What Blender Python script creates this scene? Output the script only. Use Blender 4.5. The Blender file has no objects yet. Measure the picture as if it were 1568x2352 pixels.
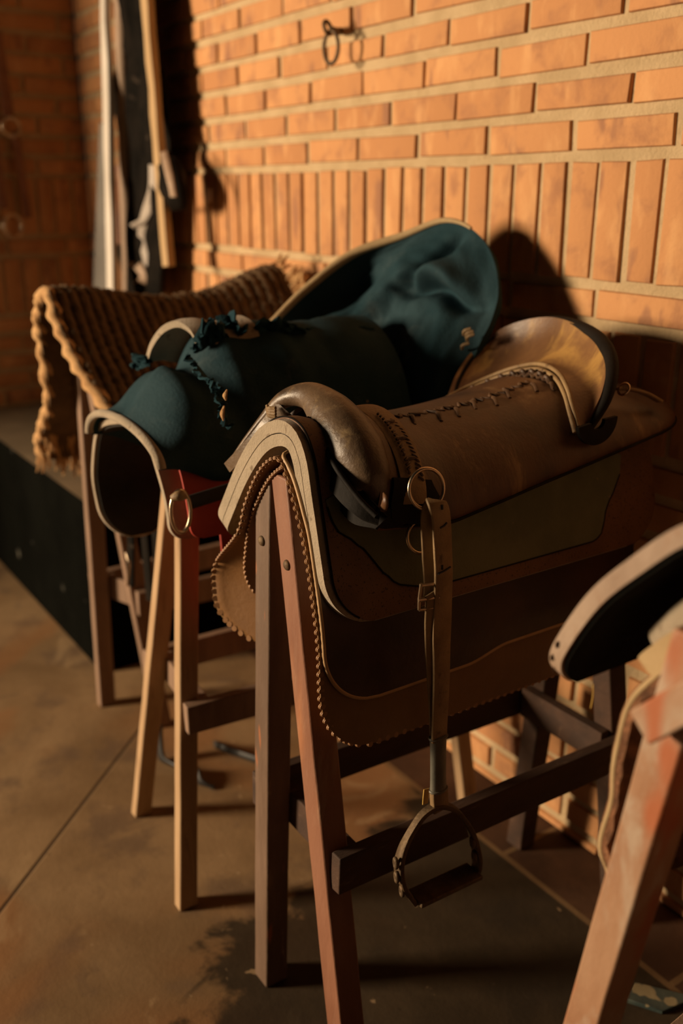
import bpy, math, random
from mathutils import Vector, Matrix, noise
R = random.Random(7)
S = bpy.context.scene
COL = S.collection
V = Vector

# ------------------------------------------------------------------ camera
CW, CH, FPX = 1568.0, 2352.0, 2180.0
HOR, VPX = 445.0, -770.0
TH = math.atan((CH/2-HOR)/FPX)
BB = math.atan((CW/2-VPX)/(FPX/math.cos(TH)))
FW = V((-math.cos(BB), math.sin(BB), 0))
RT = V((FW.y, -FW.x, 0))
FWD = FW*math.cos(TH)-V((0, 0, 1))*math.sin(TH)
UPC = V((0, 0, 1))*math.cos(TH)+FW*math.sin(TH)
EYE = V((0, 0, 1.25))

def at(px, py, x=None, y=None, z=None):
    """real-world point where the sight line of a photo point meets the plane x / y / z = given"""
    d = FWD+RT*((px-CW/2)/FPX)-UPC*((py-CH/2)/FPX)
    if x is not None: t = (x-EYE.x)/d.x
    elif y is not None: t = (y-EYE.y)/d.y
    else: t = (z-EYE.z)/d.z
    return EYE+d*t

cam = bpy.data.cameras.new('camera')
co = bpy.data.objects.new('camera', cam); COL.objects.link(co)
m = Matrix((RT, UPC, -FWD)).transposed().to_4x4(); m.translation = EYE
co.matrix_world = m
cam.sensor_fit = 'HORIZONTAL'; cam.sensor_width = 24.0; cam.lens = 24.0*FPX/CW
cam.clip_start = 0.05; cam.clip_end = 50
cam.dof.use_dof = True
cam.dof.focus_distance = 1.19
cam.dof.aperture_fstop = 2.5
S.camera = co
S.view_settings.view_transform = 'Standard'; S.view_settings.look = 'None'
S.view_settings.gamma = 1.0; S.view_settings.exposure = 0.0; S.view_settings.use_curve_mapping = False

# ------------------------------------------------------------------ materials
def newmat(name):
    m = bpy.data.materials.new(name); m.use_nodes = True
    nt = m.node_tree; nt.nodes.clear()
    out = nt.nodes.new('ShaderNodeOutputMaterial'); b = nt.nodes.new('ShaderNodeBsdfPrincipled')
    nt.links.new(b.outputs[0], out.inputs[0])
    return m, nt, b

def nd(nt, typ, **kw):
    n = nt.nodes.new(typ)
    for k, v in kw.items():
        if k in n.inputs: 
            if isinstance(v, bpy.types.NodeSocket): nt.links.new(v, n.inputs[k])
            else: n.inputs[k].default_value = v
        else: setattr(n, k, v)
    return n

def mth(nt, op, a, b=None, c=None, clamp=False):
    n = nt.nodes.new('ShaderNodeMath'); n.operation = op; n.use_clamp = clamp
    for i, q in enumerate((a, b, c)):
        if q is None: continue
        if isinstance(q, bpy.types.NodeSocket): nt.links.new(q, n.inputs[i])
        else: n.inputs[i].default_value = q
    return n.outputs[0]

def noi(nt, co, scale, detail=4, rough=.55, dist=0):
    n = nt.nodes.new('ShaderNodeTexNoise'); n.inputs['Scale'].default_value = scale
    n.inputs['Detail'].default_value = detail; n.inputs['Roughness'].default_value = rough
    n.inputs['Distortion'].default_value = dist
    nt.links.new(co, n.inputs['Vector']); return n.outputs['Fac']

def step(nt, f, lo, hi):
    n = nt.nodes.new('ShaderNodeMapRange'); n.interpolation_type = 'SMOOTHSTEP'
    nt.links.new(f, n.inputs[0]); n.inputs[1].default_value = lo; n.inputs[2].default_value = hi
    return n.outputs[0]

def mix(nt, f, a, b):
    n = nt.nodes.new('ShaderNodeMix'); n.data_type = 'RGBA'
    if isinstance(f, bpy.types.NodeSocket): nt.links.new(f, n.inputs[0])
    else: n.inputs[0].default_value = f
    for i, q in ((6, a), (7, b)):
        if isinstance(q, bpy.types.NodeSocket): nt.links.new(q, n.inputs[i])
        else: n.inputs[i].default_value = (*q, 1)
    return n.outputs[2]

def stuff(name, c1, c2, scale=9, rough=.6, rvar=.12, bump=.25, bscale=90, metal=0, wear=None, wscale=14, wlo=.56, whi=.68,
          sheen=0, stretch=(1, 1, 1), coat=0, bdist=.002, spots=None, sscale=60, slo=.66, shi=.7, spec=.5):
    m, nt, b = newmat(name)
    tc = nt.nodes.new('ShaderNodeTexCoord'); mp = nt.nodes.new('ShaderNodeMapping')
    mp.inputs['Scale'].default_value = stretch; nt.links.new(tc.outputs['Object'], mp.inputs[0]); co = mp.outputs[0]
    n1 = noi(nt, co, scale, 6, .6)
    c = mix(nt, step(nt, n1, .32, .68), c1, c2)
    if wear:
        n2 = noi(nt, co, wscale, 8, .65, .4)
        c = mix(nt, step(nt, n2, wlo, whi), c, wear)
    if spots:
        n3 = noi(nt, co, sscale, 2, .5)
        c = mix(nt, step(nt, n3, slo, shi), c, spots)
    nt.links.new(c, b.inputs['Base Color'])
    nr = noi(nt, co, scale*2.3, 5, .6)
    r = mth(nt, 'MULTIPLY_ADD', nr, rvar*2, rough-rvar); nt.links.new(r, b.inputs['Roughness'])
    b.inputs['Metallic'].default_value = metal; b.inputs['Specular IOR Level'].default_value = spec
    if sheen:
        b.inputs['Sheen Weight'].default_value = sheen; b.inputs['Sheen Roughness'].default_value = .5
    if coat:
        b.inputs['Coat Weight'].default_value = coat; b.inputs['Coat Roughness'].default_value = .3
    if bump:
        nb = noi(nt, co, bscale, 6, .65)
        bm = nt.nodes.new('ShaderNodeBump'); bm.inputs['Strength'].default_value = bump; bm.inputs['Distance'].default_value = bdist
        nt.links.new(nb, bm.inputs['Height']); nt.links.new(bm.outputs[0], b.inputs['Normal'])
    return m

M = {}
M['leather_seat'] = stuff('seat_leather', (.030, .011, .004), (.098, .040, .012), 7, .47, .14, .35, 120, wear=(.22, .125, .048), wscale=9, wlo=.58, whi=.74, stretch=(1.2, 1.5, .55))
M['leather_roll'] = stuff('pommel_leather', (.075, .046, .026), (.13, .082, .045), 14, .42, .14, .6, 75, wear=(.21, .14, .07), wscale=34, wlo=.52, whi=.72, coat=.06, spots=(.045, .028, .016), sscale=22, slo=.58, shi=.7)
M['leather_black'] = stuff('black_leather', (.005, .0036, .0026), (.011, .008, .0055), 14, .72, .1, .3, 150, spec=.15)
M['leather_pad'] = stuff('pad_leather', (.098, .040, .014), (.155, .068, .025), 12, .6, .1, .3, 220, spots=(.03, .012, .006), sscale=300, slo=.6, shi=.68)
M['leather_flap'] = stuff('flap_leather', (.018, .008, .004), (.050, .020, .008), 7, .42, .1, .25, 90)
M['leather_tan'] = stuff('tan_leather', (.150, .066, .017), (.20, .092, .026), 8, .55, .1, .3, 130, wear=(.12, .05, .015), wscale=6)
M['leather_cloth'] = stuff('saddle_cloth_leather', (.140, .068, .020), (.19, .098, .030), 6, .6, .1, .25, 140, wear=(.30, .15, .045), wscale=5, wlo=.58, whi=.74)
M['scallop'] = stuff('scallop_leather', (.23, .11, .042), (.30, .15, .058), 40, .6, .1, .2, 200)
M['piping'] = stuff('piping_leather', (.40, .24, .11), (.46, .29, .14), 40, .55, .1, .2, 200)
M['cantle'] = stuff('cantle_leather', (.10, .048, .023), (.20, .10, .042), 6, .34, .1, .3, 160, wear=(.42, .24, .07), wscale=8, wlo=.47, whi=.7, stretch=(1.5, 1, .8))  # wear colour doubles as a golden highlight painted into the leather
M['felt'] = stuff('cream_felt', (.34, .27, .185), (.42, .335, .235), 22, .92, .05, .8, 260, sheen=.25, bdist=.004, spots=(.22, .16, .10), sscale=45, slo=.66, shi=.74)
M['felt_shade'] = stuff('shaded_felt', (.012, .009, .006), (.022, .017, .011), 18, .95, .04, .6, 160, bdist=.004)  # near-black: shade inside the blue saddle's arch put into the colour
M['canvas'] = stuff('green_canvas', (.105, .108, .056), (.15, .148, .078), 13, .85, .06, .5, 330, spots=(.22, .17, .09), sscale=55, slo=.74, shi=.77)
M['strap'] = stuff('strap_leather', (.19, .115, .048), (.28, .18, .08), 24, .6, .12, .45, 240, wear=(.07, .035, .014), wscale=30, wlo=.58, whi=.72)
M['sleeve'] = stuff('grey_sleeve', (.10, .095, .075), (.15, .14, .11), 20, .42, .12, .2, 150, wear=(.04, .035, .025), wscale=18)
M['steel'] = stuff('worn_steel', (.48, .37, .25), (.58, .46, .33), 30, .33, .1, .15, 150, metal=1)
M['iron'] = stuff('rusty_iron', (.075, .045, .022), (.14, .09, .045), 40, .62, .14, .8, 120, metal=.45, wear=(.16, .085, .035), wscale=55)
M['thong'] = stuff('dark_thong', (.05, .024, .011), (.10, .05, .022), 40, .55, .1, .3, 200)
M['blue'] = stuff('blue_suede', (.012, .035, .045), (.024, .050, .061), 9, .9, .06, .5, 190, wear=(.068, .092, .098), wscale=7, wlo=.56, whi=.8, spec=.12, bdist=.003, spots=(.30, .22, .12), sscale=34, slo=.775, shi=.79)
M['blue_dark'] = stuff('blue_suede_worn', (.008, .032, .043), (.014, .043, .055), 9, .88, .08, .5, 190, spec=.12, bdist=.003)
M['red'] = stuff('red_leather', (.30, .022, .012), (.40, .036, .018), 9, .6, .1, .25, 130)
M['rope'] = stuff('fibre_rope', (.088, .048, .018), (.135, .076, .030), 26, .92, .05, .9, 210, wear=(.22, .135, .055), wscale=40, wlo=.6, whi=.75, bdist=.004)
M['rope_edge'] = stuff('fibre_rope_edge', (.46, .25, .10), (.60, .36, .16), 30, .92, .05, .9, 180, bdist=.004)
M['wood_red'] = stuff('red_painted_wood', (.17, .065, .032), (.24, .105, .058), 4, .55, .12, .4, 70, wear=(.30, .18, .115), wscale=5, wlo=.50, whi=.7, stretch=(3, 3, .7), spots=(.36, .13, .045), sscale=5, slo=.52, shi=.72)
M['wood_dark'] = stuff('dark_stained_wood', (.105, .062, .038), (.17, .105, .068), 6, .55, .14, .5, 80, wear=(.30, .19, .12), wscale=11, wlo=.58, whi=.7, stretch=(3, 3, .6), spots=(.30, .105, .04), sscale=13, slo=.64, shi=.7)
M['wood_rail'] = stuff('dark_rail_wood', (.030, .012, .0045), (.056, .023, .009), 6, .8, .1, .4, 70, wear=(.11, .065, .038), wscale=12, wlo=.6, whi=.74, stretch=(3, .7, 3))
M['wood_raw'] = stuff('raw_pine', (.36, .225, .115), (.43, .28, .15), 6, .75, .08, .3, 90, stretch=(8, 8, .8), wear=(.27, .16, .08), wscale=7)
M['wood_pink'] = stuff('faded_red_wood', (.27, .125, .060), (.35, .20, .115), 6, .62, .1, .4, 60, wear=(.38, .28, .20), wscale=8, wlo=.48, whi=.66, stretch=(2, 2, 1), spots=(.34, .10, .035), sscale=9, slo=.52, shi=.68)
M['wood_old'] = stuff('old_grey_brown_wood', (.17, .10, .06), (.25, .155, .10), 6, .7, .1, .4, 60, stretch=(4, 4, .7))
M['white_board'] = stuff('white_painted_board', (.66, .60, .52), (.74, .68, .60), 5, .6, .08, .2, 60, wear=(.45, .36, .27), wscale=6, wlo=.6, whi=.75)
M['grey_board'] = stuff('grey_board', (.20, .185, .165), (.26, .24, .21), 5, .8, .05, .2, 60)
M['batten'] = stuff('yellow_batten', (.36, .23, .105), (.44, .29, .14), 6, .65, .08, .3, 60, stretch=(6, 6, .6))
M['pole'] = stuff('bare_pole', (.36, .25, .17), (.44, .31, .22), 9, .7, .1, .4, 60, stretch=(3, 3, .8))
M['harness'] = stuff('harness_leather', (.004, .0032, .0022), (.011, .008, .0055), 12, .85, .06, .4, 90, wear=(.09, .065, .045), wscale=7, wlo=.60, whi=.72, spec=.08)
M['harness_pale'] = stuff('pale_strap', (.38, .32, .27), (.46, .40, .34), 14, .6, .1, .3, 90)
M['bridle'] = stuff('bridle_leather', (.17, .06, .025), (.24, .09, .035), 16, .55, .1, .3, 120)
M['rubber'] = stuff('black_strap', (.010, .009, .008), (.018, .016, .014), 18, .55, .1, .3, 120)
M['carpet'] = stuff('brown_carpet', (.10, .042, .018), (.30, .13, .058), 38, .95, .04, 1, 70, bdist=.01)
M['binding'] = stuff('cream_binding', (.34, .235, .115), (.41, .29, .15), 20, .85, .06, .4, 160)
M['edge_hide'] = stuff('pale_hide', (.25, .165, .110), (.35, .25, .18), 9, .6, .1, .5, 90, wear=(.25, .14, .08), wscale=22, wlo=.55, whi=.68, stretch=(2, 1, 1))
M['black_pad'] = stuff('black_pad_lining', (.004, .004, .003), (.008, .0075, .006), 30, .95, .03, .5, 90, spots=(.03, .03, .024), sscale=70, slo=.72, shi=.76, spec=.1)
M['tag'] = stuff('yellow_tag', (.5, .3, .06), (.56, .35, .08), 20, .5, .05, 0)
M['tile_old'] = stuff('patterned_tile', (.035, .05, .045), (.06, .075, .06), 30, .5, .1, .3, 90, spots=(.25, .2, .11), sscale=26, slo=.56, shi=.6)
M['pebble'] = stuff('pale_pebble', (.5, .42, .34), (.6, .5, .4), 60, .8, .05, .3, 200)
M['ledge_dark'] = stuff('dark_ledge_face', (.0014, .0015, .001), (.003, .0032, .0022), 4, .95, .04, .5, 40, spots=(.08, .075, .06), sscale=11, slo=.70, shi=.8, spec=.03)
M['concrete'] = stuff('bare_concrete', (.12, .088, .046), (.18, .132, .075), 5, .85, .06, .4, 70)

def brick_material():
    m, nt, b = newmat('fired_clay_brick')
    tc = nt.nodes.new('ShaderNodeTexCoord'); co = tc.outputs['Object']
    at_ = nt.nodes.new('ShaderNodeAttribute'); at_.attribute_name = 'tone'
    t = at_.outputs['Fac']
    c = mix(nt, t, (.44, .20, .078), (.56, .275, .112))
    n1 = noi(nt, co, 13, 6, .6, .3)
    c = mix(nt, mth(nt, 'MULTIPLY', step(nt, n1, .48, .70), .75), c, (.33, .15, .072))
    mp = nt.nodes.new('ShaderNodeMapping'); mp.inputs['Scale'].default_value = (9, 9, 3.2); nt.links.new(co, mp.inputs[0])
    ofs = nd(nt, 'ShaderNodeCombineXYZ'); nt.links.new(mth(nt, 'MULTIPLY', t, 37.0), ofs.inputs[0]); nt.links.new(mth(nt, 'MULTIPLY', t, 61.0), ofs.inputs[2])
    nt.links.new(ofs.outputs[0], mp.inputs['Location'])
    n2 = noi(nt, mp.outputs[0], 1.5, 4, .5, .2)
    c = mix(nt, mth(nt, 'MULTIPLY', step(nt, n2, .60, .67), .72), c, (.27, .125, .07))
    n3 = noi(nt, mp.outputs[0], 2.6, 5, .55)
    c = mix(nt, mth(nt, 'MULTIPLY', step(nt, n3, .52, .72), .6), c, (.66, .36, .155))
    n4 = noi(nt, co, 90, 3, .6)
    c = mix(nt, mth(nt, 'MULTIPLY', step(nt, n4, .68, .76), .35), c, (.2, .1, .05))
    nt.links.new(c, b.inputs['Base Color']); b.inputs['Roughness'].default_value = .88
    bm = nt.nodes.new('ShaderNodeBump'); bm.inputs['Strength'].default_value = .5; bm.inputs['Distance'].default_value = .003
    nt.links.new(noi(nt, co, 110, 6, .65), bm.inputs['Height']); nt.links.new(bm.outputs[0], b.inputs['Normal'])
    return m
M['brick'] = brick_material()
M['mortar'] = stuff('sandy_mortar', (.46, .33, .18), (.56, .41, .235), 14, .92, .04, .8, 130, bdist=.006, wear=(.38, .26, .14), wscale=26, wlo=.6, whi=.75)

def floor_material():
    m, nt, b = newmat('worn_concrete_floor')
    tc = nt.nodes.new('ShaderNodeTexCoord'); co = tc.outputs['Object']
    sp = nd(nt, 'ShaderNodeSeparateXYZ'); nt.links.new(co, sp.inputs[0]); x, y = sp.outputs[0], sp.outputs[1]
    n1 = noi(nt, co, 2.2, 7, .62, .3)
    c = mix(nt, step(nt, n1, .35, .68), (.165, .098, .044), (.275, .175, .088))
    n2 = noi(nt, co, 6.5, 8, .6, .2)
    c = mix(nt, mth(nt, 'MULTIPLY', step(nt, n2, .50, .66), .7), c, (.125, .078, .046))
    n3 = noi(nt, co, 1.7, 3, .5, .5)
    c = mix(nt, mth(nt, 'MULTIPLY', step(nt, n3, .54, .64), .6), c, (.24, .105, .036))
    c = mix(nt, mth(nt, 'MULTIPLY', step(nt, noi(nt, co, 4.3, 5, .6, .8), .60, .68), .5), c, (.36, .24, .125))
    c = mix(nt, mth(nt, 'MULTIPLY', step(nt, noi(nt, co, 46, 3, .6), .66, .74), .55), c, (.085, .05, .03))
    c = mix(nt, mth(nt, 'MULTIPLY', step(nt, noi(nt, co, 30, 3, .6), .70, .76), .5), c, (.42, .30, .18))
    # ragged greasy stain around the middle trestle, spread and darkened to paint in shade
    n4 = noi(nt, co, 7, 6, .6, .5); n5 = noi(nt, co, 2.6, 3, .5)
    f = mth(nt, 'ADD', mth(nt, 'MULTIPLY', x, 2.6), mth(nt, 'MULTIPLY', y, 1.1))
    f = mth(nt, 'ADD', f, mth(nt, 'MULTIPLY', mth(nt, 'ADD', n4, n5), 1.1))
    stain_shade = step(nt, f, -1.34, -1.20)
    grease_shade = mix(nt, step(nt, noi(nt, co, 9, 5, .6), .4, .7), (.011, .008, .004), (.026, .018, .0095))
    c = mix(nt, mth(nt, 'MULTIPLY', stain_shade, .88), c, grease_shade)
    c = mix(nt, mth(nt, 'MULTIPLY', step(nt, noi(nt, co, 17, 4, .6, .6), .69, .72), .7), c, (.33, .22, .12))
    # saw-cut joint running obliquely, and the tile border beside the wall
    p, q = at(310, 1690, z=0), at(0, 2095, z=0)
    d = (q-p).normalized(); nx, ny = -d.y, d.x
    ln = mth(nt, 'ABSOLUTE', mth(nt, 'ADD', mth(nt, 'ADD', mth(nt, 'MULTIPLY', x, nx), mth(nt, 'MULTIPLY', y, ny)), -(p.x*nx+p.y*ny)))
    cut = mth(nt, 'SUBTRACT', 1.0, step(nt, ln, .0022, .0055))
    cut = mth(nt, 'MULTIPLY', cut, mth(nt, 'LESS_THAN', y, .76))
    c = mix(nt, mth(nt, 'MULTIPLY', cut, .8), c, (.05, .03, .016))
    border = mth(nt, 'GREATER_THAN', y, 1.152)
    tile = mix(nt, step(nt, noi(nt, co, 7, 5, .6), .35, .7), (.055, .026, .013), (.095, .045, .022))
    c = mix(nt, border, c, tile)
    jl = mth(nt, 'SUBTRACT', 1.0, step(nt, mth(nt, 'ABSOLUTE', mth(nt, 'SUBTRACT', y, 1.150)), .004, .008))
    mx = mth(nt, 'ABSOLUTE', mth(nt, 'SUBTRACT', mth(nt, 'FRACT', mth(nt, 'MULTIPLY', mth(nt, 'ADD', x, 5.128), 2.5)), .5))
    jx = mth(nt, 'MULTIPLY', mth(nt, 'SUBTRACT', 1.0, step(nt, mth(nt, 'SUBTRACT', .5, mx), .010, .018)), border)
    jj = mth(nt, 'MAXIMUM', jl, jx)
    c = mix(nt, jj, c, (.16, .095, .044))
    nt.links.new(c, b.inputs['Base Color'])
    nt.links.new(mth(nt, 'MULTIPLY_ADD', n2, .2, .72), b.inputs['Roughness']); b.inputs['Specular IOR Level'].default_value = .2
    h = mth(nt, 'SUBTRACT', mth(nt, 'MULTIPLY', noi(nt, co, 70, 6, .65), .5), mth(nt, 'MULTIPLY', cut, 1.5))
    bm = nt.nodes.new('ShaderNodeBump'); bm.inputs['Strength'].default_value = .35; bm.inputs['Distance'].default_value = .004
    nt.links.new(h, bm.inputs['Height']); nt.links.new(bm.outputs[0], b.inputs['Normal'])
    return m
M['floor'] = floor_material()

# ------------------------------------------------------------------ mesh helpers
class MB:
    def __init__(s): s.v = []; s.f = []; s.mi = []; s.tone = []
    def add(s, vs, fs, mi=0, tone=0.5):
        o = len(s.v); s.v += [V(p) for p in vs]
        for f in fs: s.f.append([i+o for i in f]); s.mi.append(mi); s.tone.append(tone)

def link(name, mb, mats, root=None, smooth=40, bevel=0, tone=False):
    base = wbase(root) if root else V((0, 0, 0))
    me = bpy.data.meshes.new(name)
    me.from_pydata([tuple(p-base) for p in mb.v], [], mb.f)
    if not isinstance(mats, (list, tuple)): mats = [mats]
    for q in mats: me.materials.append(q)
    me.polygons.foreach_set('material_index', mb.mi)
    if tone:
        a = me.attributes.new('tone', 'FLOAT', 'FACE'); a.data.foreach_set('value', mb.tone)
    me.update()
    if smooth is not None:
        me.polygons.foreach_set('use_smooth', [True]*len(me.polygons))
        me.set_sharp_from_angle(angle=math.radians(smooth))
    o = bpy.data.objects.new(name, me); COL.objects.link(o)
    if root: o.parent = root
    if bevel:
        md = o.modifiers.new('bevel', 'BEVEL'); md.width = bevel; md.segments = 2; md.limit_method = 'ANGLE'; md.angle_limit = math.radians(50)
    return o

def wbase(o):
    p = V((0, 0, 0))
    while o: p += o.location; o = o.parent
    return p

def thing(name, label, cat, loc, group=None):
    o = bpy.data.objects.new(name, None); COL.objects.link(o); o.location = loc
    o.empty_display_size = .05
    o['label'] = label; o['category'] = cat
    if group: o['group'] = group
    return o

def tag(o, label, cat, group=None):
    o['label'] = label; o['category'] = cat
    if group: o['group'] = group
    return o

def struct(o): o['kind'] = 'structure'; return o

def beam(mb, p0, p1, w, d, side=None, cut0=None, cut1=None):
    """rectangular bar from p0 to p1; w measured along `side`, d across it; ends cut level if asked"""
    p0, p1 = V(p0), V(p1); ax = (p1-p0).normalized()
    side = V(side) if side else V((1, 0, 0))
    a = (side-ax*side.dot(ax)).normalized(); b = ax.cross(a).normalized()
    vs = []
    for p, cut in ((p0, cut0), (p1, cut1)):
        for sa, sb in ((-1, -1), (1, -1), (1, 1), (-1, 1)):
            q = p+a*(sa*w/2)+b*(sb*d/2)
            if cut == 'z': q = q+ax*((p.z-q.z)/ax.z)
            vs.append(q)
    mb.add(vs, [(0, 3, 2, 1), (4, 5, 6, 7), (0, 1, 5, 4), (1, 2, 6, 5), (2, 3, 7, 6), (3, 0, 4, 7)])
    return mb

def subbeam(p0, p1, w, d, side=None, n=10, jit=.0005, **k):
    """a bar divided along its length with slightly worn, uneven faces"""
    mb = MB(); beam(mb, p0, p1, w, d, side, **k)
    lo, hi = mb.v[:4], mb.v[4:]
    o = MB(); vs = []
    for i in range(n+1):
        t = i/n
        for k4 in range(4):
            j = V((R.uniform(-1, 1), R.uniform(-1, 1), 0))*jit
            vs.append(lo[k4].lerp(hi[k4], t)+j)
    fs = [(0, 3, 2, 1), (4*n, 4*n+1, 4*n+2, 4*n+3)]
    for i in range(n):
        for k4 in range(4):
            a, b_ = 4*i+k4, 4*i+(k4+1) % 4
            fs.append((a, b_, b_+4, a+4))
    o.add(vs, fs); return o

def spline(pts, n, closed=False):
    pts = [V(p) for p in pts]; N = len(pts)
    if N < 3 and not closed:
        return [pts[0].lerp(pts[-1], i/(n-1)) for i in range(n)]
    def P(i):
        if closed: return pts[i % N]
        if i < 0: return pts[0]*2-pts[1]
        if i >= N: return pts[-1]*2-pts[-2]
        return pts[i]
    segs = N if closed else N-1
    dense = []
    for i in range(segs):
        a, b, c, d = P(i-1), P(i), P(i+1), P(i+2)
        for k in range(16):
            t = k/16
            dense.append(.5*((2*b)+(c-a)*t+(2*a-5*b+4*c-d)*t*t+(3*b-a-3*c+d)*t**3))
    dense.append(P(0) if closed else pts[-1])
    L = [0]
    for i in range(1, len(dense)): L.append(L[-1]+(dense[i]-dense[i-1]).length)
    out = []; j = 0
    m_ = n if closed else n-1
    for i in range(n):
        s = L[-1]*i/m_
        while j < len(L)-2 and L[j+1] < s: j += 1
        den = L[j+1]-L[j]
        out.append(dense[j].lerp(dense[j+1], 0 if den < 1e-9 else (s-L[j])/den))
    return out

def lerpl(vals, t):
    if not isinstance(vals, (list, tuple)): return vals
    f = t*(len(vals)-1); i = min(int(f), len(vals)-2); return vals[i]+(vals[i+1]-vals[i])*(f-i)

def tube(mb, pts, r, n=32, k=10, closed=False, flat=1.0, side=None, caps=True, knob=None, mi=0, raw=False):
    """round or flattened sweep along a spline; r may be a list; flat squashes along the `side`-perpendicular"""
    P = [V(p) for p in pts] if raw else spline(pts, n, closed)
    n = len(P); base = len(mb.v); vs = []
    prev = V(side) if side else None
    for i, p in enumerate(P):
        a = P[(i-1) % n] if closed else P[max(i-1, 0)]
        b = P[(i+1) % n] if closed else P[min(i+1, n-1)]
        t = (b-a).normalized()
        if prev is None: prev = t.orthogonal()
        ref = V(side) if side else prev
        u = ref-t*ref.dot(t)
        if u.length < 1e-4: u = t.orthogonal()
        u.normalize(); prev = u; w = t.cross(u)
        f = i/max(n-1, 1); rr = lerpl(r, f); fl = lerpl(flat, f)
        for j in range(k):
            an = 2*math.pi*j/k
            q = 1 if not knob else 1+knob(f, an)
            vs.append(p+(u*math.cos(an)*rr+w*math.sin(an)*rr*fl)*q)
    fs = []
    for i in range(n if closed else n-1):
        for j in range(k):
            a, b = i*k+j, i*k+(j+1) % k
            c, d = ((i+1) % n)*k+(j+1) % k, ((i+1) % n)*k+j
            fs.append((a, b, c, d))
    if caps and not closed:
        fs.append(tuple(range(k-1, -1, -1))); fs.append(tuple((n-1)*k+j for j in range(k)))
    mb.add(vs, fs, mi); return mb

def strap(mb, pts, w, th, side, n=40, mi=0, edge=.3, raw=False):
    """flat strap: w wide along `side`, th thick"""
    P = [V(p) for p in pts] if raw else spline(pts, n)
    n = len(P); vs = []; sec = [(-.5, -.5+edge*.5), (-.5+.04, -.5), (.5-.04, -.5), (.5, -.5+edge*.5), (.5, .5-edge*.5), (.5-.04, .5), (-.5+.04, .5), (-.5, .5-edge*.5)]
    K = len(sec)
    for i, p in enumerate(P):
        t = (P[min(i+1, n-1)]-P[max(i-1, 0)]).normalized()
        sd = side(i/(n-1)) if callable(side) else V(side)
        u = (sd-t*sd.dot(t)).normalized(); nrm = t.cross(u).normalized()
        ww = lerpl(w, i/(n-1))
        for a, b in sec: vs.append(p+u*a*ww+nrm*b*th)
    fs = []
    for i in range(n-1):
        for j in range(K): fs.append((i*K+j, i*K+(j+1) % K, (i+1)*K+(j+1) % K, (i+1)*K+j))
    fs.append(tuple(range(K-1, -1, -1))); fs.append(tuple((n-1)*K+j for j in range(K)))
    mb.add(vs, fs, mi); return mb

def shell(A, B, mb=None):
    """closed solid between two equally sized point grids (rows x cols)"""
    mb = mb or MB(); r, c = len(A), len(A[0]); o = r*c
    vs = [p for row in A for p in row]+[p for row in B for p in row]; fs = []
    for i in range(r-1):
        for j in range(c-1):
            a = i*c+j
            fs.append((a, a+1, a+c+1, a+c)); fs.append((o+a, o+a+c, o+a+c+1, o+a+1))
    for j in range(c-1):
        fs.append((j, o+j, o+j+1, j+1)); a = (r-1)*c+j; fs.append((a, a+1, o+a+1, o+a))
    for i in range(r-1):
        a = i*c; fs.append((a, a+c, o+a+c, o+a)); a = i*c+c-1; fs.append((a, o+a, o+a+c, a+c))
    mb.add(vs, fs); return mb

def grid_normals(G):
    r, c = len(G), len(G[0]); N = []
    for i in range(r):
        row = []
        for j in range(c):
            du = G[min(i+1, r-1)][j]-G[max(i-1, 0)][j]; dv = G[i][min(j+1, c-1)]-G[i][max(j-1, 0)]
            n = du.cross(dv)
            if n.length < 1e-10: n = row[-1].copy() if row else V((0, 0, 1))
            row.append(n.normalized())
        N.append(row)
    return N

def thick(G, t, flip=False, inner=0.0):
    N = grid_normals(G); s = -1 if flip else 1
    A = [[p+n*s*t for p, n in zip(r, q)] for r, q in zip(G, N)]
    B = [[p+n*s*inner for p, n in zip(r, q)] for r, q in zip(G, N)]
    return shell(A, B)

def smooth01(a, b, x):
    t = max(0, min(1, (x-a)/(b-a))); return t*t*(3-2*t)

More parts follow.
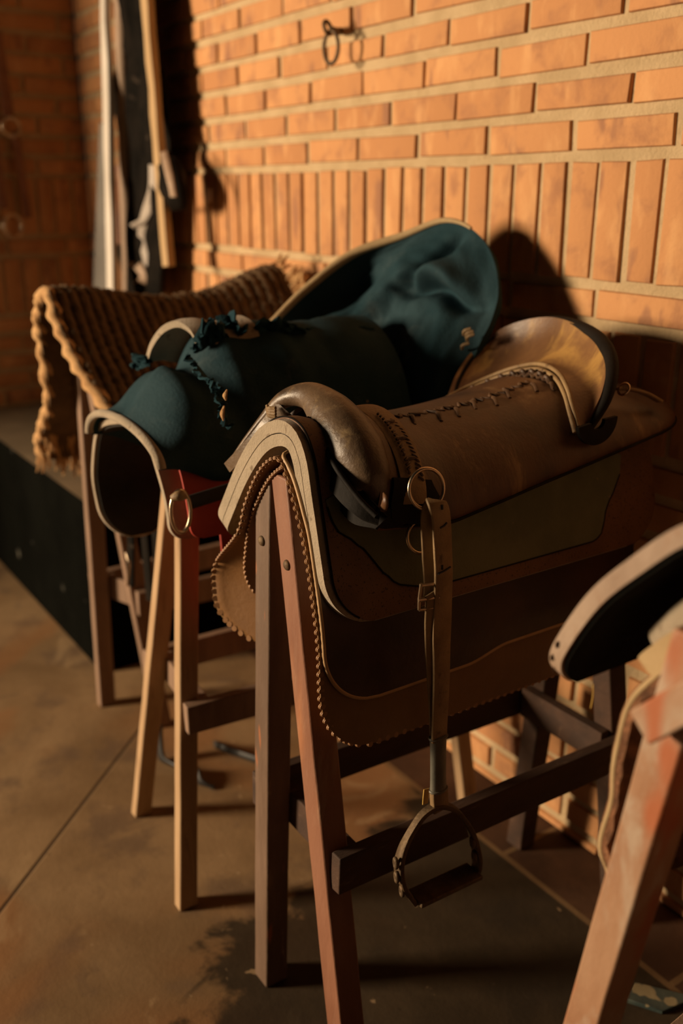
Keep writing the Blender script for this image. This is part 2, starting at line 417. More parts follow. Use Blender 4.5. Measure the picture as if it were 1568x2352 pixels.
class Drape:
    """a blanket-like sheet laid over a ridge running along y: profile in x,z from left hem over ridge to right hem"""
    def __init__(s, prof, yf, yr, rfl, rfr, rrl=.06, rrr=.06, rows=64, cols=44, dz=None, wob=0.0, seed=0.0, dx=None):
        s.dx = dx; s.yf, s.yr, s.dz, s.wob, s.seed = yf, yr, dz, wob, seed
        pts = spline([V((p[0], 0, p[1])) for p in prof], 200)
        L = [0]
        for i in range(1, 200): L.append(L[-1]+(pts[i]-pts[i-1]).length)
        s.pts, s.L, s.T = pts, L, L[-1]
        s.rows, s.cols = rows, cols
        s.rad = (rfl, rfr, rrl, rrr)
        ss = []
        e = .09
        for i in range(rows+1):
            u = i/rows
            ss.append(s.T*(u-e*math.sin(2*math.pi*u)))
        s.ss = ss
    def P(s, q):
        q = max(0, min(s.T, q)); f = q/s.T*199; i = min(int(f), 198)
        # uniform arc length sampling
        p = s.pts[i].lerp(s.pts[i+1], f-i); t = (s.pts[min(i+2, 199)]-s.pts[max(i-1, 0)]).normalized()
        return p, V((-t.z, 0, t.x))
    def lim(s, q):
        def ins(d, r):
            if d >= r: return 0
            return r-math.sqrt(max(r*r-(r-d)**2, 0))
        dl, dr = q, s.T-q; fl, fr, rl, rr = s.rad
        yf = s.yf(q/s.T) if callable(s.yf) else s.yf
        yr = s.yr(q/s.T) if callable(s.yr) else s.yr
        a = yf+(ins(dl, fl) if dl < dr else ins(dr, fr)); b = yr-(ins(dl, rl) if dl < dr else ins(dr, rr))
        if s.wob: a += s.wob*noise.noise(V((q*9, s.seed, 0)))
        return a, b
    def pt(s, q, y, off=0):
        p, n = s.P(q)
        w = s.wob*noise.noise(V((q*7+s.seed, y*7, 3.3)))
        r = V((p.x, y, p.z))+n*(off+w)
        if s.dz: r.z += s.dz(y, p.z)
        if s.dx: r.x += s.dx(y, p.z, p.x)
        return r
    def grid(s, off, inset=0, iq=None):
        G = []; iq = inset if iq is None else iq
        for q0 in s.ss:
            q = iq+(s.T-2*iq)*(q0/s.T)
            a, b = s.lim(q); a += inset; b -= iq
            row = []
            for j in range(s.cols+1):
                u = j/s.cols; u = u-.06*math.sin(2*math.pi*u)
                row.append(s.pt(q, a+(b-a)*u, off))
            G.append(row)
        return G
    def solid(s, o0, o1, inset=0, iq=None): return shell(s.grid(o1, inset, iq), s.grid(o0, inset, iq))
    def edge(s, off, inset=0, hem_to=None, left=True, stop=None):
        """front edge: rear-left hem .. front left corner .. ridge .. right corner .. hem to y"""
        out = []
        for i in range(141):
            q = s.T*i/140; q = inset+(s.T-2*inset)*i/140
            a, _ = s.lim(q); out.append((q, a+inset))
        pts = []
        def nr(q, a):
            e = .004; d1 = s.pt(q+e, a)-s.pt(q-e, a); d2 = s.pt(q, a+e)-s.pt(q, a-e); v = d2.cross(d1)
            n0 = s.P(q)[1]
            if v.length < 1e-9: return n0
            v.normalize(); return v if v.dot(n0) > 0 else -v
        if not left: out = [o for o in out if o[0] > s.T*.5]
        for q, a in out: pts.append((s.pt(q, a, off), nr(q, a)))
        if hem_to:
            q = s.T-inset; a = out[-1][1]
            for i in range(1, 60): pts.append((s.pt(q, a+(hem_to-a)*i/59, off), s.P(q)[1]))
        return pts
    def qz(s, z):
        """arc position on the right flank at height z"""
        lo = max(range(200), key=lambda i: s.pts[i].z)
        for i in range(lo, 199):
            if s.pts[i+1].z <= z <= s.pts[i].z: return s.L[i]
        return s.T
    def patch(s, top, bot, off, th, nu=50, nv=16):
        """panel sewn on the right flank, bounded by two (y,z) curves"""
        a = spline([V((p[0], p[1], 0)) for p in top], nu); b = spline([V((p[0], p[1], 0)) for p in bot], nu)
        A, B = [], []
        for i in range(nu):
            r0, r1 = [], []
            for j in range(nv):
                p = a[i].lerp(b[i], j/(nv-1)); q = s.qz(p.y)
                r0.append(s.pt(q, p.x, off+th)); r1.append(s.pt(q, p.x, off))
            A.append(r0); B.append(r1)
        return shell(A, B)

# ------------------------------------------------------------------ room
YW, XL = 1.30, -3.61
MORT = .007

def brick(mb, fr, a0, a1, z0, z1, tone):
    """one brick: fr maps (along, out, z) to the world; face stands MORT proud of the mortar bed"""
    j = lambda s=.0016: R.uniform(-s, s)
    out = MORT+R.uniform(-.0015, .0025)
    e = .0045
    rng = []
    for (ins, dep) in ((0, -.01), (0, out-e*.9), (e*.35, out-e*.25), (e, out)):
        rng.append([(a0+ins, dep, z0+ins), (a1-ins, dep, z0+ins), (a1-ins, dep, z1-ins), (a0+ins, dep, z1-ins)])
    cj = [(j(), j()) for _ in range(4)]; tl = [R.uniform(-.001, .001) for _ in range(4)]
    vs = []
    for r in rng:
        for k, (a, d, z) in enumerate(r): vs.append(fr(a+cj[k][0], d+tl[k], z+cj[k][1]))
    fs = []
    for i in range(3):
        for k in range(4): fs.append((i*4+k, i*4+(k+1) % 4, i*4+4+(k+1) % 4, i*4+4+k))
    fs.append((12, 13, 14, 15))
    mb.add(vs, fs, 1, tone)

def brick_wall(name, fr, a_min, a_max, zmax, anchor):
    mb = MB()
    mb.add([fr(a_min, 0, 0), fr(a_max, 0, 0), fr(a_max, 0, zmax), fr(a_min, 0, zmax),
            fr(a_min, -.12, 0), fr(a_max, -.12, 0), fr(a_max, -.12, zmax), fr(a_min, -.12, zmax)],
           [(0, 1, 2, 3), (7, 6, 5, 4), (0, 4, 5, 1), (1, 5, 6, 2), (2, 6, 7, 3), (3, 7, 4, 0)], 0)
    rows = []
    z = 1.311
    ph = [-1.007, -1.102, -.990, -1.130, -1.03]
    for k in range(40):
        z0 = 1.311+.0665*k
        if z0+.06 > zmax: break
        rows.append((z0, .0665, .213, ph[k] if k < 5 else -1.0+.1065*(k % 2)+R.uniform(-.02, .02)))
    rows.append((1.100, .211, .067, -1.023))
    rows.append((1.0345, .0655, .213, -1.141))
    rows.append((.8235, .211, .067, -1.032))
    for k in range(13):
        z0 = .8235-.0665*(k+1)
        if z0 < -.05: break
        rows.append((z0, .0665, .213, -1.0+.1065*(k % 2)+R.uniform(-.02, .02)))
    for z0, h, pitch, p in rows:
        vertical = pitch < .1
        n0 = math.floor((a_min-p-anchor)/pitch)-1
        a = p+anchor+n0*pitch
        while a < a_max:
            jw = R.uniform(-.003, .003)
            b0, b1 = max(a+.006+jw, a_min), min(a+pitch-.006+R.uniform(-.002, .002), a_max)
            if b1-b0 > .015:
                hm = .0095
                brick(mb, fr, b0, b1, max(z0+hm+R.uniform(-.002, .002), .002), z0+h-hm+R.uniform(-.002, .002), R.random())
            a += pitch
    o = link(name, mb, [M['mortar'], M['brick']], None, 35, tone=True)
    return struct(o)

brick_wall('wall_back', lambda a, d, z: V((a, YW+MORT-d, z)), XL, -.42, 2.5, 0)
brick_wall('wall_left', lambda a, d, z: V((XL-MORT+d, a, z)), -1.6, YW, 2.5, 2.13)
mb = MB(); mb.add([(XL-.1, -3.2, -.08), (1.6, -3.2, -.08), (1.6, YW+.12, -.08), (XL-.1, YW+.12, -.08), (XL-.1, -3.2, 0), (1.6, -3.2, 0), (1.6, YW+.12, 0), (XL-.1, YW+.12, 0)],
                  [(0, 3, 2, 1), (4, 5, 6, 7), (0, 1, 5, 4), (1, 2, 6, 5), (2, 3, 7, 6), (3, 0, 4, 7)])
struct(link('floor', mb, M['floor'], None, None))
# masonry ledge with a dark face in the far corner
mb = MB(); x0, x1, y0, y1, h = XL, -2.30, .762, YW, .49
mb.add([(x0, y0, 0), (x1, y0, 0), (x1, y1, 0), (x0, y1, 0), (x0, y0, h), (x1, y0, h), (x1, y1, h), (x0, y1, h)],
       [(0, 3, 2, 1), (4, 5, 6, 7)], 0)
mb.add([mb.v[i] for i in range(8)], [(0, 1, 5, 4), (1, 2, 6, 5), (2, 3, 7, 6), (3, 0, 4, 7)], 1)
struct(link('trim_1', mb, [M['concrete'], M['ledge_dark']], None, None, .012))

# ------------------------------------------------------------------ trestles
def trestle(label, loc, feetF, feetR, apexF, apexR, mats, w, d, rail_z, rail_h, bolts=True, out=.0, near_end=None, tilt=0.0):
    t = thing('trestle', label, 'trestle', loc)
    mw, mrail = mats
    legs = []
    for (f, ap, sgn) in ((feetF[0], apexF, -1), (feetF[1], apexF, 1), (feetR[0], apexR, -1), (feetR[1], apexR, 1)):
        f = V(f); a = V(ap)+V((sgn*w*.52, 0, 0))
        mat = mw[0] if sgn < 0 else mw[1]
        if mat in (M['wood_dark'], M['wood_red']) and ap is apexR: mat = M['wood_rail']
        lg = link('leg', subbeam(f, a, w, d, (1, 0, 0), 12, cut0='z', cut1='z'), mat, t, 30, .0025)
        legs.append((f, a, lg))
    aF, aR = V(apexF), V(apexR)
    mb = subbeam(aF+V((0, .026, -.035)), aR+V((0, -.026, -.035)), .03, .06, (1, 0, 0), 8)
    link('top_rail', mb, mrail, t, 30, .002)
    def on(k, z):
        f, a, _ = legs[k]; return f.lerp(a, (z-f.z)/(a.z-f.z))
    for k0, k1, s in ((0, 2, -1), (1, 3, 1)):
        p, q = on(k0, rail_z), on(k1, rail_z)
        dx = s*(w*.5+.011); p = p+V((0, 0, tilt)); q = q-V((0, 0, tilt))
        link('side_rail', subbeam(p+V((dx, -.012, 0)), q+V((dx, .012, 0)), rail_h, .021, (0, 0, 1), 8), mrail, t, 30, .002)
    for k0, k1, s in ((0, 1, 1), (2, 3, -1)):
        zc = rail_z-.005
        p, q = on(k0, zc), on(k1, zc)
        dy = s*(d*.5+.011)
        link('cross_rail', subbeam(p+V((-.012, dy, 0)), q+V((.012, dy, 0)), rail_h, .021, (0, 0, 1), 6), mrail, t, 30, .002)
    if bolts:
        for k, z in ((0, aF.z-.105), (1, aF.z-.118)):
            p = on(k, z); mb = MB()
            lg = []
            for i in range(7):
                a = i/6*math.pi/2
                lg.append((.0075*math.cos(a), .0045*math.sin(a)))
            vs, fs = [], []
            for r_, h_ in lg:
                for j in range(14): vs.append(p+V((r_*math.cos(j*2*math.pi/14), -d/2-h_, r_*math.sin(j*2*math.pi/14))))
            for i in range(6):
                for j in range(14): fs.append((i*14+j, i*14+(j+1) % 14, (i+1)*14+(j+1) % 14, (i+1)*14+j))
            mb.add(vs, fs); link('bolt', mb, M['iron'], t, 60)
    return t, legs

# main trestle
fl, fr = at(598, 2236, z=0), V((-.862, .600, 0))
T1, L1 = trestle('dark red-brown wooden trestle with two bolts under the brown saddle', (-1.0, .9, 0),
    (V((-1.118, .612, 0)), V((-.868, .605, 0))), (V((-1.135, 1.205, 0)), V((-.885, 1.205, 0))),
    V((-1.043, .612, .905)), V((-1.03, 1.19, .885)), ((M['wood_dark'], M['wood_red']), M['wood_rail']), .040, .040, .354, .058, tilt=.011)
# pale trestle
T2, L2 = trestle('pale unpainted pine trestle under the torn blue saddle', (-1.48, .9, 0),
    (V((-1.658, .606, 0)), V((-1.352, .566, 0))), (V((-1.64, 1.17, 0)), V((-1.275, 1.19, 0))),
    V((-1.455, .66, .885)), V((-1.45, 1.16, .885)), ((M['wood_raw'], M['wood_raw']), M['wood_old']), .025, .036, .375, .055, bolts=False)
# far trestle
T3, L3 = trestle('dark wooden trestle farthest left, under the ribbed rope mat', (-2.06, .95, 0),
    (V((-2.137, .712, 0)), V((-1.962, .79, 0))), (V((-2.17, 1.2, 0)), V((-1.94, 1.2, 0))),
    V((-2.09, .72, .955)), V((-2.08, 1.2, .955)), ((M['wood_old'], M['wood_old']), M['wood_old']), .026, .040, .33, .06, bolts=False)
# near-right trestle
T4, L4 = trestle('faded red wooden trestle nearest the camera at the right edge', (-.38, .9, 0),
    (V((-.535, .61, 0)), V((-.225, .61, 0))), (V((-.59, 1.215, 0)), V((-.225, 1.2, 0))),
    V((-.375, .61, .93)), V((-.375, 1.2, .90)), ((M['wood_pink'], M['wood_pink']), M['wood_old']), .036, .042, .17, .055, bolts=False)
b0, b1 = at(1486, 1664, y=.575), at(1620, 1590, y=.575)
link('brace', subbeam(b0, b1, .030, .022, (0, 0, 1), 5), M['wood_pink'], T4, 30, .002)

# ------------------------------------------------------------------ middle saddle set
sag = lambda y, z: -.034*smooth01(.60, .70, y)*smooth01(.86, .96, z)
flare = lambda y, z, x: (-.088*(1-smooth01(.572, .650, y))*(1-smooth01(.70, .83, z)) if x < -1.0 else 0)
cloth = Drape([(-1.115, .60), (-1.118, .67), (-1.115, .735), (-1.107, .79), (-1.095, .843), (-1.050, .906), (-1.000, .938), (-.972, .914), (-.949, .875), (-.932, .835), (-.909, .735), (-.903, .64), (-.900, .545)],
              .578, 1.17, .075, .095, .08, .08, dz=sag, wob=.002, seed=1, dx=flare)
cl = thing('saddle_cloth', 'tan leather saddle cloth with scalloped edge, bottom layer on the middle trestle', 'saddle cloth', (-1.0, .9, .5))
link('leather_sheet', cloth.solid(-.002, 0), M['leather_cloth'], cl, 60)
link('sheet_lining', cloth.solid(-.0042, -.0021, .003), M['leather_tan'], cl, 60)
def scallops(dr, off, inset, hem, step_, rad, left=True):
    E = dr.edge(off, inset, hem, left); mb = MB(); acc = 0; last = E[0][0]
    for i in range(1, len(E)-1):
        p, n = E[i]; acc += (p-last).length; last = p
        if acc < step_: continue
        acc = 0
        t = (E[i+1][0]-E[i-1][0]).normalized(); o = t.cross(n).normalized()
        for lay in (0, 1):
            rr = rad*(1-.12*lay); q = p+n*(lay*.0022-.0011)
            vs = []
            for s_ in (-1, 1):
                for j in range(12):
                    a = 2*math.pi*j/12; vs.append(q+t*math.cos(a)*rr*.95+o*math.sin(a)*rr*1.1+n*s_*.0009)
            fs = [tuple(range(11, -1, -1)), tuple(range(12, 24))]+[(j, (j+1) % 12, 12+(j+1) % 12, 12+j) for j in range(12)]
            mb.add(vs, fs)
    return mb
link('scalloped_edge', scallops(cloth, -.002, .0018, 1.08, .0076, .0045), M['scallop'], cl, 50)
lin = Drape([(-1.135, .665), (-1.132, .72), (-1.118, .79), (-1.098, .838), (-1.049, .900), (-1.000, .930), (-.976, .908), (-.954, .868)],
            .590, 1.1, .09, .01, .05, .01, dz=sag, rows=40)
link('lining', lin.solid(-.010, -.006), M['leather_tan'], cl, 60)
link('lining_edge', scallops(lin, -.008, .002, None, .0076, .0042), M['scallop'], cl, 50)
# dark sewn flap with light piping
flap = Drape([(-1.0, .939), (-.972, .915), (-.949, .876), (-.932, .836), (-.909, .736), (-.903, .67), (-.902, .618)], .583, 1.165, .01, .085, .01, .09, dz=lambda y, z: sag(y, z)+.014*smooth01(.82, .90, y)*smooth01(.70, .63, z), rows=50)
fo = link('flap', flap.solid(.0005, .0045), M['leather_flap'], cl, 60)
mb = MB(); E = flap.edge(.003, 0, 1.08, True); tube(mb, [p for p, n in E], .0028, k=8, raw=True)
link('piping', mb, M['piping'], fo, 60)

# felt pad
PF = [(-1.205, .775), (-1.186, .815), (-1.126, .894), (-1.062, .957), (-1.008, .9825), (-.966, .979), (-.940, .949), (-.9255, .897), (-.904, .82), (-.888, .735)]
pad = Drape(PF, .584, 1.20, .05, .068, .06, .07, dz=sag, wob=.002, seed=4)
pd = thing('saddle_pad', 'thick cream felt saddle pad with reddish leather and green canvas, under the brown saddle', 'saddle pad', (-1.0, .9, .75))
link('felt_layer', pad.solid(-.034, -.0185), M['felt'], pd, 60)
link('felt_layer', pad.solid(-.0172, -.001), M['felt'], pd, 60)
lt = link('leather_cover', pad.solid(-.0005, .0025, .0095, .002), M['leather_pad'], pd, 60)
mb = MB(); tube(mb, [p for p, n in pad.edge(.0018, .0105, None)], .0014, k=6, raw=True); link('seam', mb, M['leather_black'], lt, 60)
top = [(.600, .895), (.66, .905), (.80, .905), (.95, .905), (1.04, .90), (1.10, .89), (1.13, .875)]
bot = [(.601, .885), (.609, .858), (.641, .830), (.668, .795), (.690, .775), (.725, .763), (.80, .757), (.95, .757), (1.055, .758), (1.075, .775), (1.085, .80), (1.12, .845)]
link('canvas_panel', pad.patch(top, bot, .0028, .0012, 60, 14), M['canvas'], pd, 60)
mb = MB(); tube(mb, [pad.pt(pad.qz(p.y), p.x, .0038) for p in spline([V((a, b, 0)) for a, b in bot], 60)], .0013, k=6, raw=True)
link('panel_seam', mb, M['leather_black'], pd, 60)

# ---- the saddle itself
sd = thing('saddle', 'worn brown leather saddle with padded pommel roll and hanging stirrup, centre of the photo', 'saddle', (-1.0, .9, .85))
XR = -1.012
def seat_sec(y):
    t = smooth01(.64, .78, y); u = max(0, y-.80)
    zr = .996-.032*t+.52*u*u
    if y > 1.02: zr = .9892-.20*(y-1.02)
    zr = max(zr, .955)
    if y <= .77: zh = .866-.014*smooth01(.63, .77, y)
    else: zh = .852+.0008+(y-.77)*.155
    xh = -.872
    if y > 1.16:
        k = min(1, (y-1.16)/.086); k = 1-math.sqrt(max(0, 1-k*k)); xh -= .075*k; zh += .0*k
    if y < .655:
        k = (0.655-y)/.03; k = 1-math.sqrt(max(0, 1-min(1, k)**2)); zh += .03*k
    return zr, xh, zh
def seat_pt(y, side, t, off=0):
    zr, xh, zh = seat_sec(y); wx = xh-XR
    th = t*math.pi/2
    x = wx*(math.sin(th)**.92)*(1+.02*math.sin(th*2)); z = zr-(zr-zh)*(1-math.cos(th))
    z -= (zr-zh)*.0
    p = V((XR+side*x, y, z))
    if off:
        q = V((math.sin(th)*side, 0, math.cos(th))); p += q*off
    p += V((side, 0, .3))*.0025*noise.noise(V((y*11, z*11, side*3)))
    return p
ys = [.668+(1.246-.668)*(i/56) for i in range(57)]
G = []
ts = [1-i/16 for i in range(17)]
for iy, y in enumerate(ys):
    sl_ = lambda t: y-.034*t**2.5*(1-iy/56)**6
    row = [seat_pt(sl_(t), 1, t) for t in ts]+[seat_pt(sl_(t), -1, t) for t in reversed(ts[:-1])]
    G.append(row)
Gi = [[p+V((0, 0, -.006))+V((XR-p.x, 0, 0))*.04 for p in r] for r in G]
link('seat', shell(G, Gi), M['leather_seat'], sd, 60)
mb = MB(); tube(mb, [seat_pt(y, 1, 1.0, .0005) for y in ys[1:]], .0022, k=6, raw=True); link('hem', mb, M['leather_black'], sd, 60)
# lacing along the top seam
mb = MB(); P = []
for i in range(70):
    y = .735+.275*i/69; p = seat_pt(y, 1, .05+.025*math.sin(i*1.7), -.0005+.0015*math.sin(i*.9)); P.append(p)
tube(mb, P, .003, k=8, raw=True)
for i in range(3, 68, 9):
    y = .735+.275*i/69
    for s_, tt in ((1, .11), ):
        p = seat_pt(y+R.uniform(-.004, .004), s_, tt+R.uniform(-.02, .03), .0)
        tube(mb, [p+V((-.012, .006, .002)), p+V((0, 0, .003)), p+V((.014, -.008, -.004))], .003, n=8, k=6)
link('lacing', mb, M['thong'], sd, 60)

# pommel roll
rc = [((886, 1172), .662), ((860, 1124), .656), ((831, 1064), .652), ((795, 1004), .652), ((758, 950), .656), ((712, 910), .656), ((655, 916), .642), ((605, 964), .626), ((566, 1012), .612), ((530, 1062), .600)]
RP = [at(p[0], p[1], y=y) for p, y in rc]
mb = MB()
tube(mb, RP, [.010, .028, .0345, .0345, .030, .022, .0165, .014, .012, .010, .008], n=70, k=24, side=(.55, -.83, 0), flat=[.9, 1, 1.05, 1.05, 1, .95, .85, .7, .5, .45, .4])
roll = link('pommel_roll', mb, M['leather_roll'], sd, 70)
# nose patch at the roll's lower end
mb = MB(); e = at(893, 1166, y=.640)
tube(mb, [at(880, 1132, y=.640), at(884, 1148, y=.636), at(882, 1164, y=.638), at(874, 1176, y=.642)], [.001, .005, .005, .001], n=16, k=12, flat=.5, side=(1, 0, .3))
link('roll_end', mb, M['leather_seat'], roll, 70)
# black flap in front of the roll, two plies
ia = spline([at(714, 960, y=.628), at(742, 1008, y=.622), at(786, 1083, y=.618), at(834, 1146, y=.624), at(872, 1184, y=.632)], 30)
oa = spline([at(694, 990, y=.622), at(700, 1022, y=.616), at(736, 1092, y=.610), at(780, 1152, y=.608), at(824, 1188, y=.612), at(868, 1204, y=.626)], 30)
G = [[a.lerp(b, j/6) for j in range(7)] for a, b in zip(ia, oa)]
link('pommel_flap', thick(G, .0045), M['leather_black'], sd, 60)
ob = spline([at(705, 1000, y=.628), at(728, 1068, y=.622), at(768, 1150, y=.618), at(806, 1200, y=.620), at(862, 1214, y=.630)], 30)
G2 = [[(a+V((.0, .012, -.004))).lerp(b, j/6) for j in range(7)] for a, b in zip(ia, ob)]
link('pommel_flap', thick(G2, .004), M['leather_black'], sd, 60)
mb = MB(); tube(mb, [p+V((0, -.005, 0)) for p in ia], .0036, k=8, raw=True)
link('roll_piping', mb, M['leather_black'], roll, 60)
# left shield below the roll and the lace knot
sa = spline([at(640, 925, y=.632), at(600, 975, y=.612), at(560, 1020, y=.600), at(520, 1062, y=.592)], 24)
sb = spline([at(690, 972, y=.640), at(630, 985, y=.618), at(575, 1042, y=.604), at(533, 1082, y=.596)], 24)
G = [[a.lerp(b, j/6) for j in range(7)] for a, b in zip(sa, sb)]
link('pommel_shield', thick(G, .005), M['leather_roll'], sd, 60)
sc_ = spline([at(690, 990, y=.70), at(640, 1010, y=.69), at(590, 1062, y=.68), at(545, 1100, y=.66)], 24)
G = [[a.lerp(b, j/6) for j in range(7)] for a, b in zip(sb, sc_)]
link('shield_lining', thick(G, .003), M['leather_tan'], sd, 60)
mb = MB(); c = at(627, 945, y=.615)
for k in range(4): tube(mb, [c+V((-.012+.004*k, -.002, .006-.003*k)), c+V((0, -.007, .003*k-.004)), c+V((.012, -.003, -.005+.004*k))], .0026, n=8, k=6)
link('lace_knot', mb, M['strap'], sd, 60)

# girth strap over the saddle, ring tab, rings
def flank(px, py, x=-.868): return at(px, py, x=x)
cs = [seat_pt(.722, -1, .35, .004), seat_pt(.716, 1, .02, .004), seat_pt(.712, 1, .25, .004), seat_pt(.706, 1, .5, .004), seat_pt(.700, 1, .72, .004), seat_pt(.696, 1, .86, .005)]
mb = MB(); strap(mb, cs, .036, .004, (0, 1, 0), 40); g = link('ring_strap', mb, M['strap'], sd, 60)
mb = MB()
for i in range(2, 20):
    f = i/22; y = .718-.016*f
    for s_ in (-1, 1):
        p = seat_pt(y+s_*.006+R.uniform(-.002, .002), 1, .12+.66*f, .0072); q = seat_pt(y+s_*.011, 1, .12+.66*f+.02, .0072)
        tube(mb, [p, (p+q)/2+V((.001, 0, .001)), q], .0018, n=5, k=5)
    if i % 5 == 0:
        p = seat_pt(y, 1, .12+.66*f, .007); tube(mb, [p+V((0, -.006, 0)), p+V((.001, 0, .001)), p+V((0, .006, 0))], .0024, n=5, k=5)
link('tooling', mb, M['thong'], g, 60)
mb = MB()
A, B = [], []
for i in range(20):
    t = .70+.285*i/19; ww = .030+.010*smooth01(0, .6, i/19)
    if i > 15: ww *= math.sqrt(max(.02, 1-((i-15)/4.2)**2))
    A.append([seat_pt(.700+ww*(j/8*2-1), 1, t, .0055) for j in range(9)]); B.append([seat_pt(.700+ww*(j/8*2-1), 1, t, .001) for j in range(9)])
link('ring_tab', shell(A, B), M['leather_black'], sd, 60)
A, B = [], []
for i in range(12):
    t = .88+.122*i/11
    A.append([seat_pt(.634+.045*j/8, 1, t, .0045) for j in range(9)]); B.append([seat_pt(.634+.045*j/8, 1, t, .0005) for j in range(9)])
link('pommel_skirt', shell(A, B), M['leather_black'], sd, 60)
rc0 = V((-.852, .700, .9115))
def ring(c, r, rr, ax, ux, n=40, sq=1.0):
    mb = MB(); ax = V(ax).normalized(); u = (V(ux)-ax*V(ux).dot(ax)).normalized(); w = ax.cross(u)
    tube(mb, [c+u*math.cos(2*math.pi*i/n)*r+w*math.sin(2*math.pi*i/n)*r*sq for i in range(n)], rr, k=10, closed=True, raw=True); return mb
link('saddle_ring', ring(rc0, .0245, .0024, (1, -.12, .22), (0, 0, 1)), M['steel'], sd, 60)
link('girth_ring', ring(at(968, 1232, x=-.868), .021, .0026, (1, -.1, .2), (0, 0, 1)), M['steel'], sd, 60)

# stirrup leather
X = -.838
def fx(px, py, dx=0): return at(px, py, x=X+dx)
mb = MB()
front = [fx(1001, 1150, .002), fx(1003, 1158, .007), fx(1012, 1185, .008), fx(1016, 1260, .008), fx(1018, 1330, .008), fx(1014, 1450, .008), fx(1013, 1560, .007), fx(1009, 1660, .004), fx(1008, 1700, .003)]
strap(mb, front, [.026, .0275, .027, .0275, .029, .0265, .0255, .025, .0245], .0042, (0, 1, -.02), 60)
st = link('stirrup_strap', mb, M['strap'], sd, 60)
mb = MB()
back = [fx(1000, 1150, -.002), fx(990, 1165, -.006), fx(986, 1200, -.006), fx(989, 1270, -.005), fx(991, 1330, -.004), fx(987, 1375, -.003)]
strap(mb, back, [.024, .023, .023, .0235, .022, .019], .004, (.25, 1, 0), 40)
back = [fx(989, 1362, .004), fx(994, 1375, .006), fx(993, 1430, .004), fx(997, 1520, .001), fx(1002, 1620, -.002), fx(1003, 1690, -.003)]
strap(mb, back, [.019, .022, .024, .023, .022, .021], .004, (.2, 1, 0), 40)
link('strap_ply', mb, M['strap'], st, 60)
bk = MB(); bc = fx(984, 1372, .004)
uz, uy = V((0, 0, 1)), V((.25, .97, 0)).normalized()
fr_ = [bc+uy*a+uz*b for a, b in ((-.0125, .017), (.0125, .017), (.0125, -.015), (-.0125, -.015))]
tube(bk, [fr_[0]+V((.003, 0, .004)), fr_[0].lerp(fr_[3], .5), fr_[3]], .0022, n=12, k=8)
tube(bk, [fr_[1], fr_[1].lerp(fr_[2], .5), fr_[2]], .0022, n=12, k=8)
tube(bk, [fr_[0], fr_[1]], .0022, n=6, k=8); tube(bk, [fr_[3], fr_[2]], .0022, n=6, k=8)
tube(bk, [bc+uy*-.014+uz*-.0015, bc+uy*.014+uz*-.0015], .0032, n=6, k=8)
link('buckle', bk, M['steel'], st, 60)
for py, wd in ((1208, .5), (1312, 1)):
    mb = MB(); p = fx(1017, py, .0108); tube(mb, [p+V((0, -.008*wd, -.002)), p+V((.0004, .002, 0)), p+V((0, .012*wd, .003))], .0012, n=6, k=5)
    link('strap_slit', mb, M['rubber'], st, 60)
for py in (1165, 1303):
    mb = MB(); p = fx(1015, py, .0104); tube(mb, [p+V((0, 0, .003)), p+V((0, .0005, -.003))], .0014, n=4, k=6)
    link('strap_hole', mb, M['rubber'], st, 60)
mb = MB(); a, b = fx(1006, 1688), fx(1006, 1816)
vs_ = [a.lerp(b, i/14) for i in range(15)]
tube(mb, vs_, [.0132, .0126, .0124, .0124, .0130], k=20, raw=True, side=(0, 1, 0), flat=.62)
sl = link('sleeve', mb, M['sleeve'], st, 60)
mb = MB()
for py in (1692, 1812): 
    mb = MB(); c = fx(1006, py); tube(mb, [c+V((.0085*math.cos(i*.3142), .0138*math.sin(i*.3142), 0)) for i in range(20)], .0016, k=6, closed=True, raw=True); link('sleeve_band', mb, M['sleeve'], st, 60)
mb = MB(); strap(mb, [fx(1007, 1812), fx(1008, 1835), fx(1009, 1858)], .026, .010, (0, 1, 0), 12); link('strap_end', mb, M['strap'], st, 60)
mb = MB(); strap(mb, [fx(979, 1812, .003), fx(977, 1830, .004), fx(976, 1846, .004)], .009, .0015, (0, 1, 0), 8); link('tag', mb, M['tag'], st, 60)
# stirrup iron
arc = [fx(950, 2070), fx(925, 2035), fx(916, 1995), fx(925, 1950), fx(948, 1905), fx(975, 1868), fx(1010, 1850), fx(1048, 1862), fx(1080, 1905), fx(1094, 1955), fx(1095, 1990), fx(1088, 2008)]
mb = MB(); strap(mb, arc, [.018, .022, .027, .019, .013, .0125, .0135, .013, .014, .018, .022, .024, .018], .0065, lambda t: V((1, -.25, 0)), 80)
for t_ in (.06, .14, .22):
    pass
si = link('stirrup', mb, M['iron'], sd, 60)
mb = MB()
for (px, py) in ((918, 1978), (920, 2010), (932, 2042), (1093, 1930), (1097, 1962)):
    c = fx(px, py, .004)+V((0, -.007, 0)); link('pierced_loop', ring(c, .0066, .0030, (.35, 1, .05), (0, 0, 1), 16, .6), M['iron'], si, 60)
mb = MB(); ta, tb = fx(950, 2066), fx(1090, 2000)
beam(mb, ta, tb, .036, .007, (1, 0, 0)); link('tread', mb, M['iron'], si, 30, .0015)

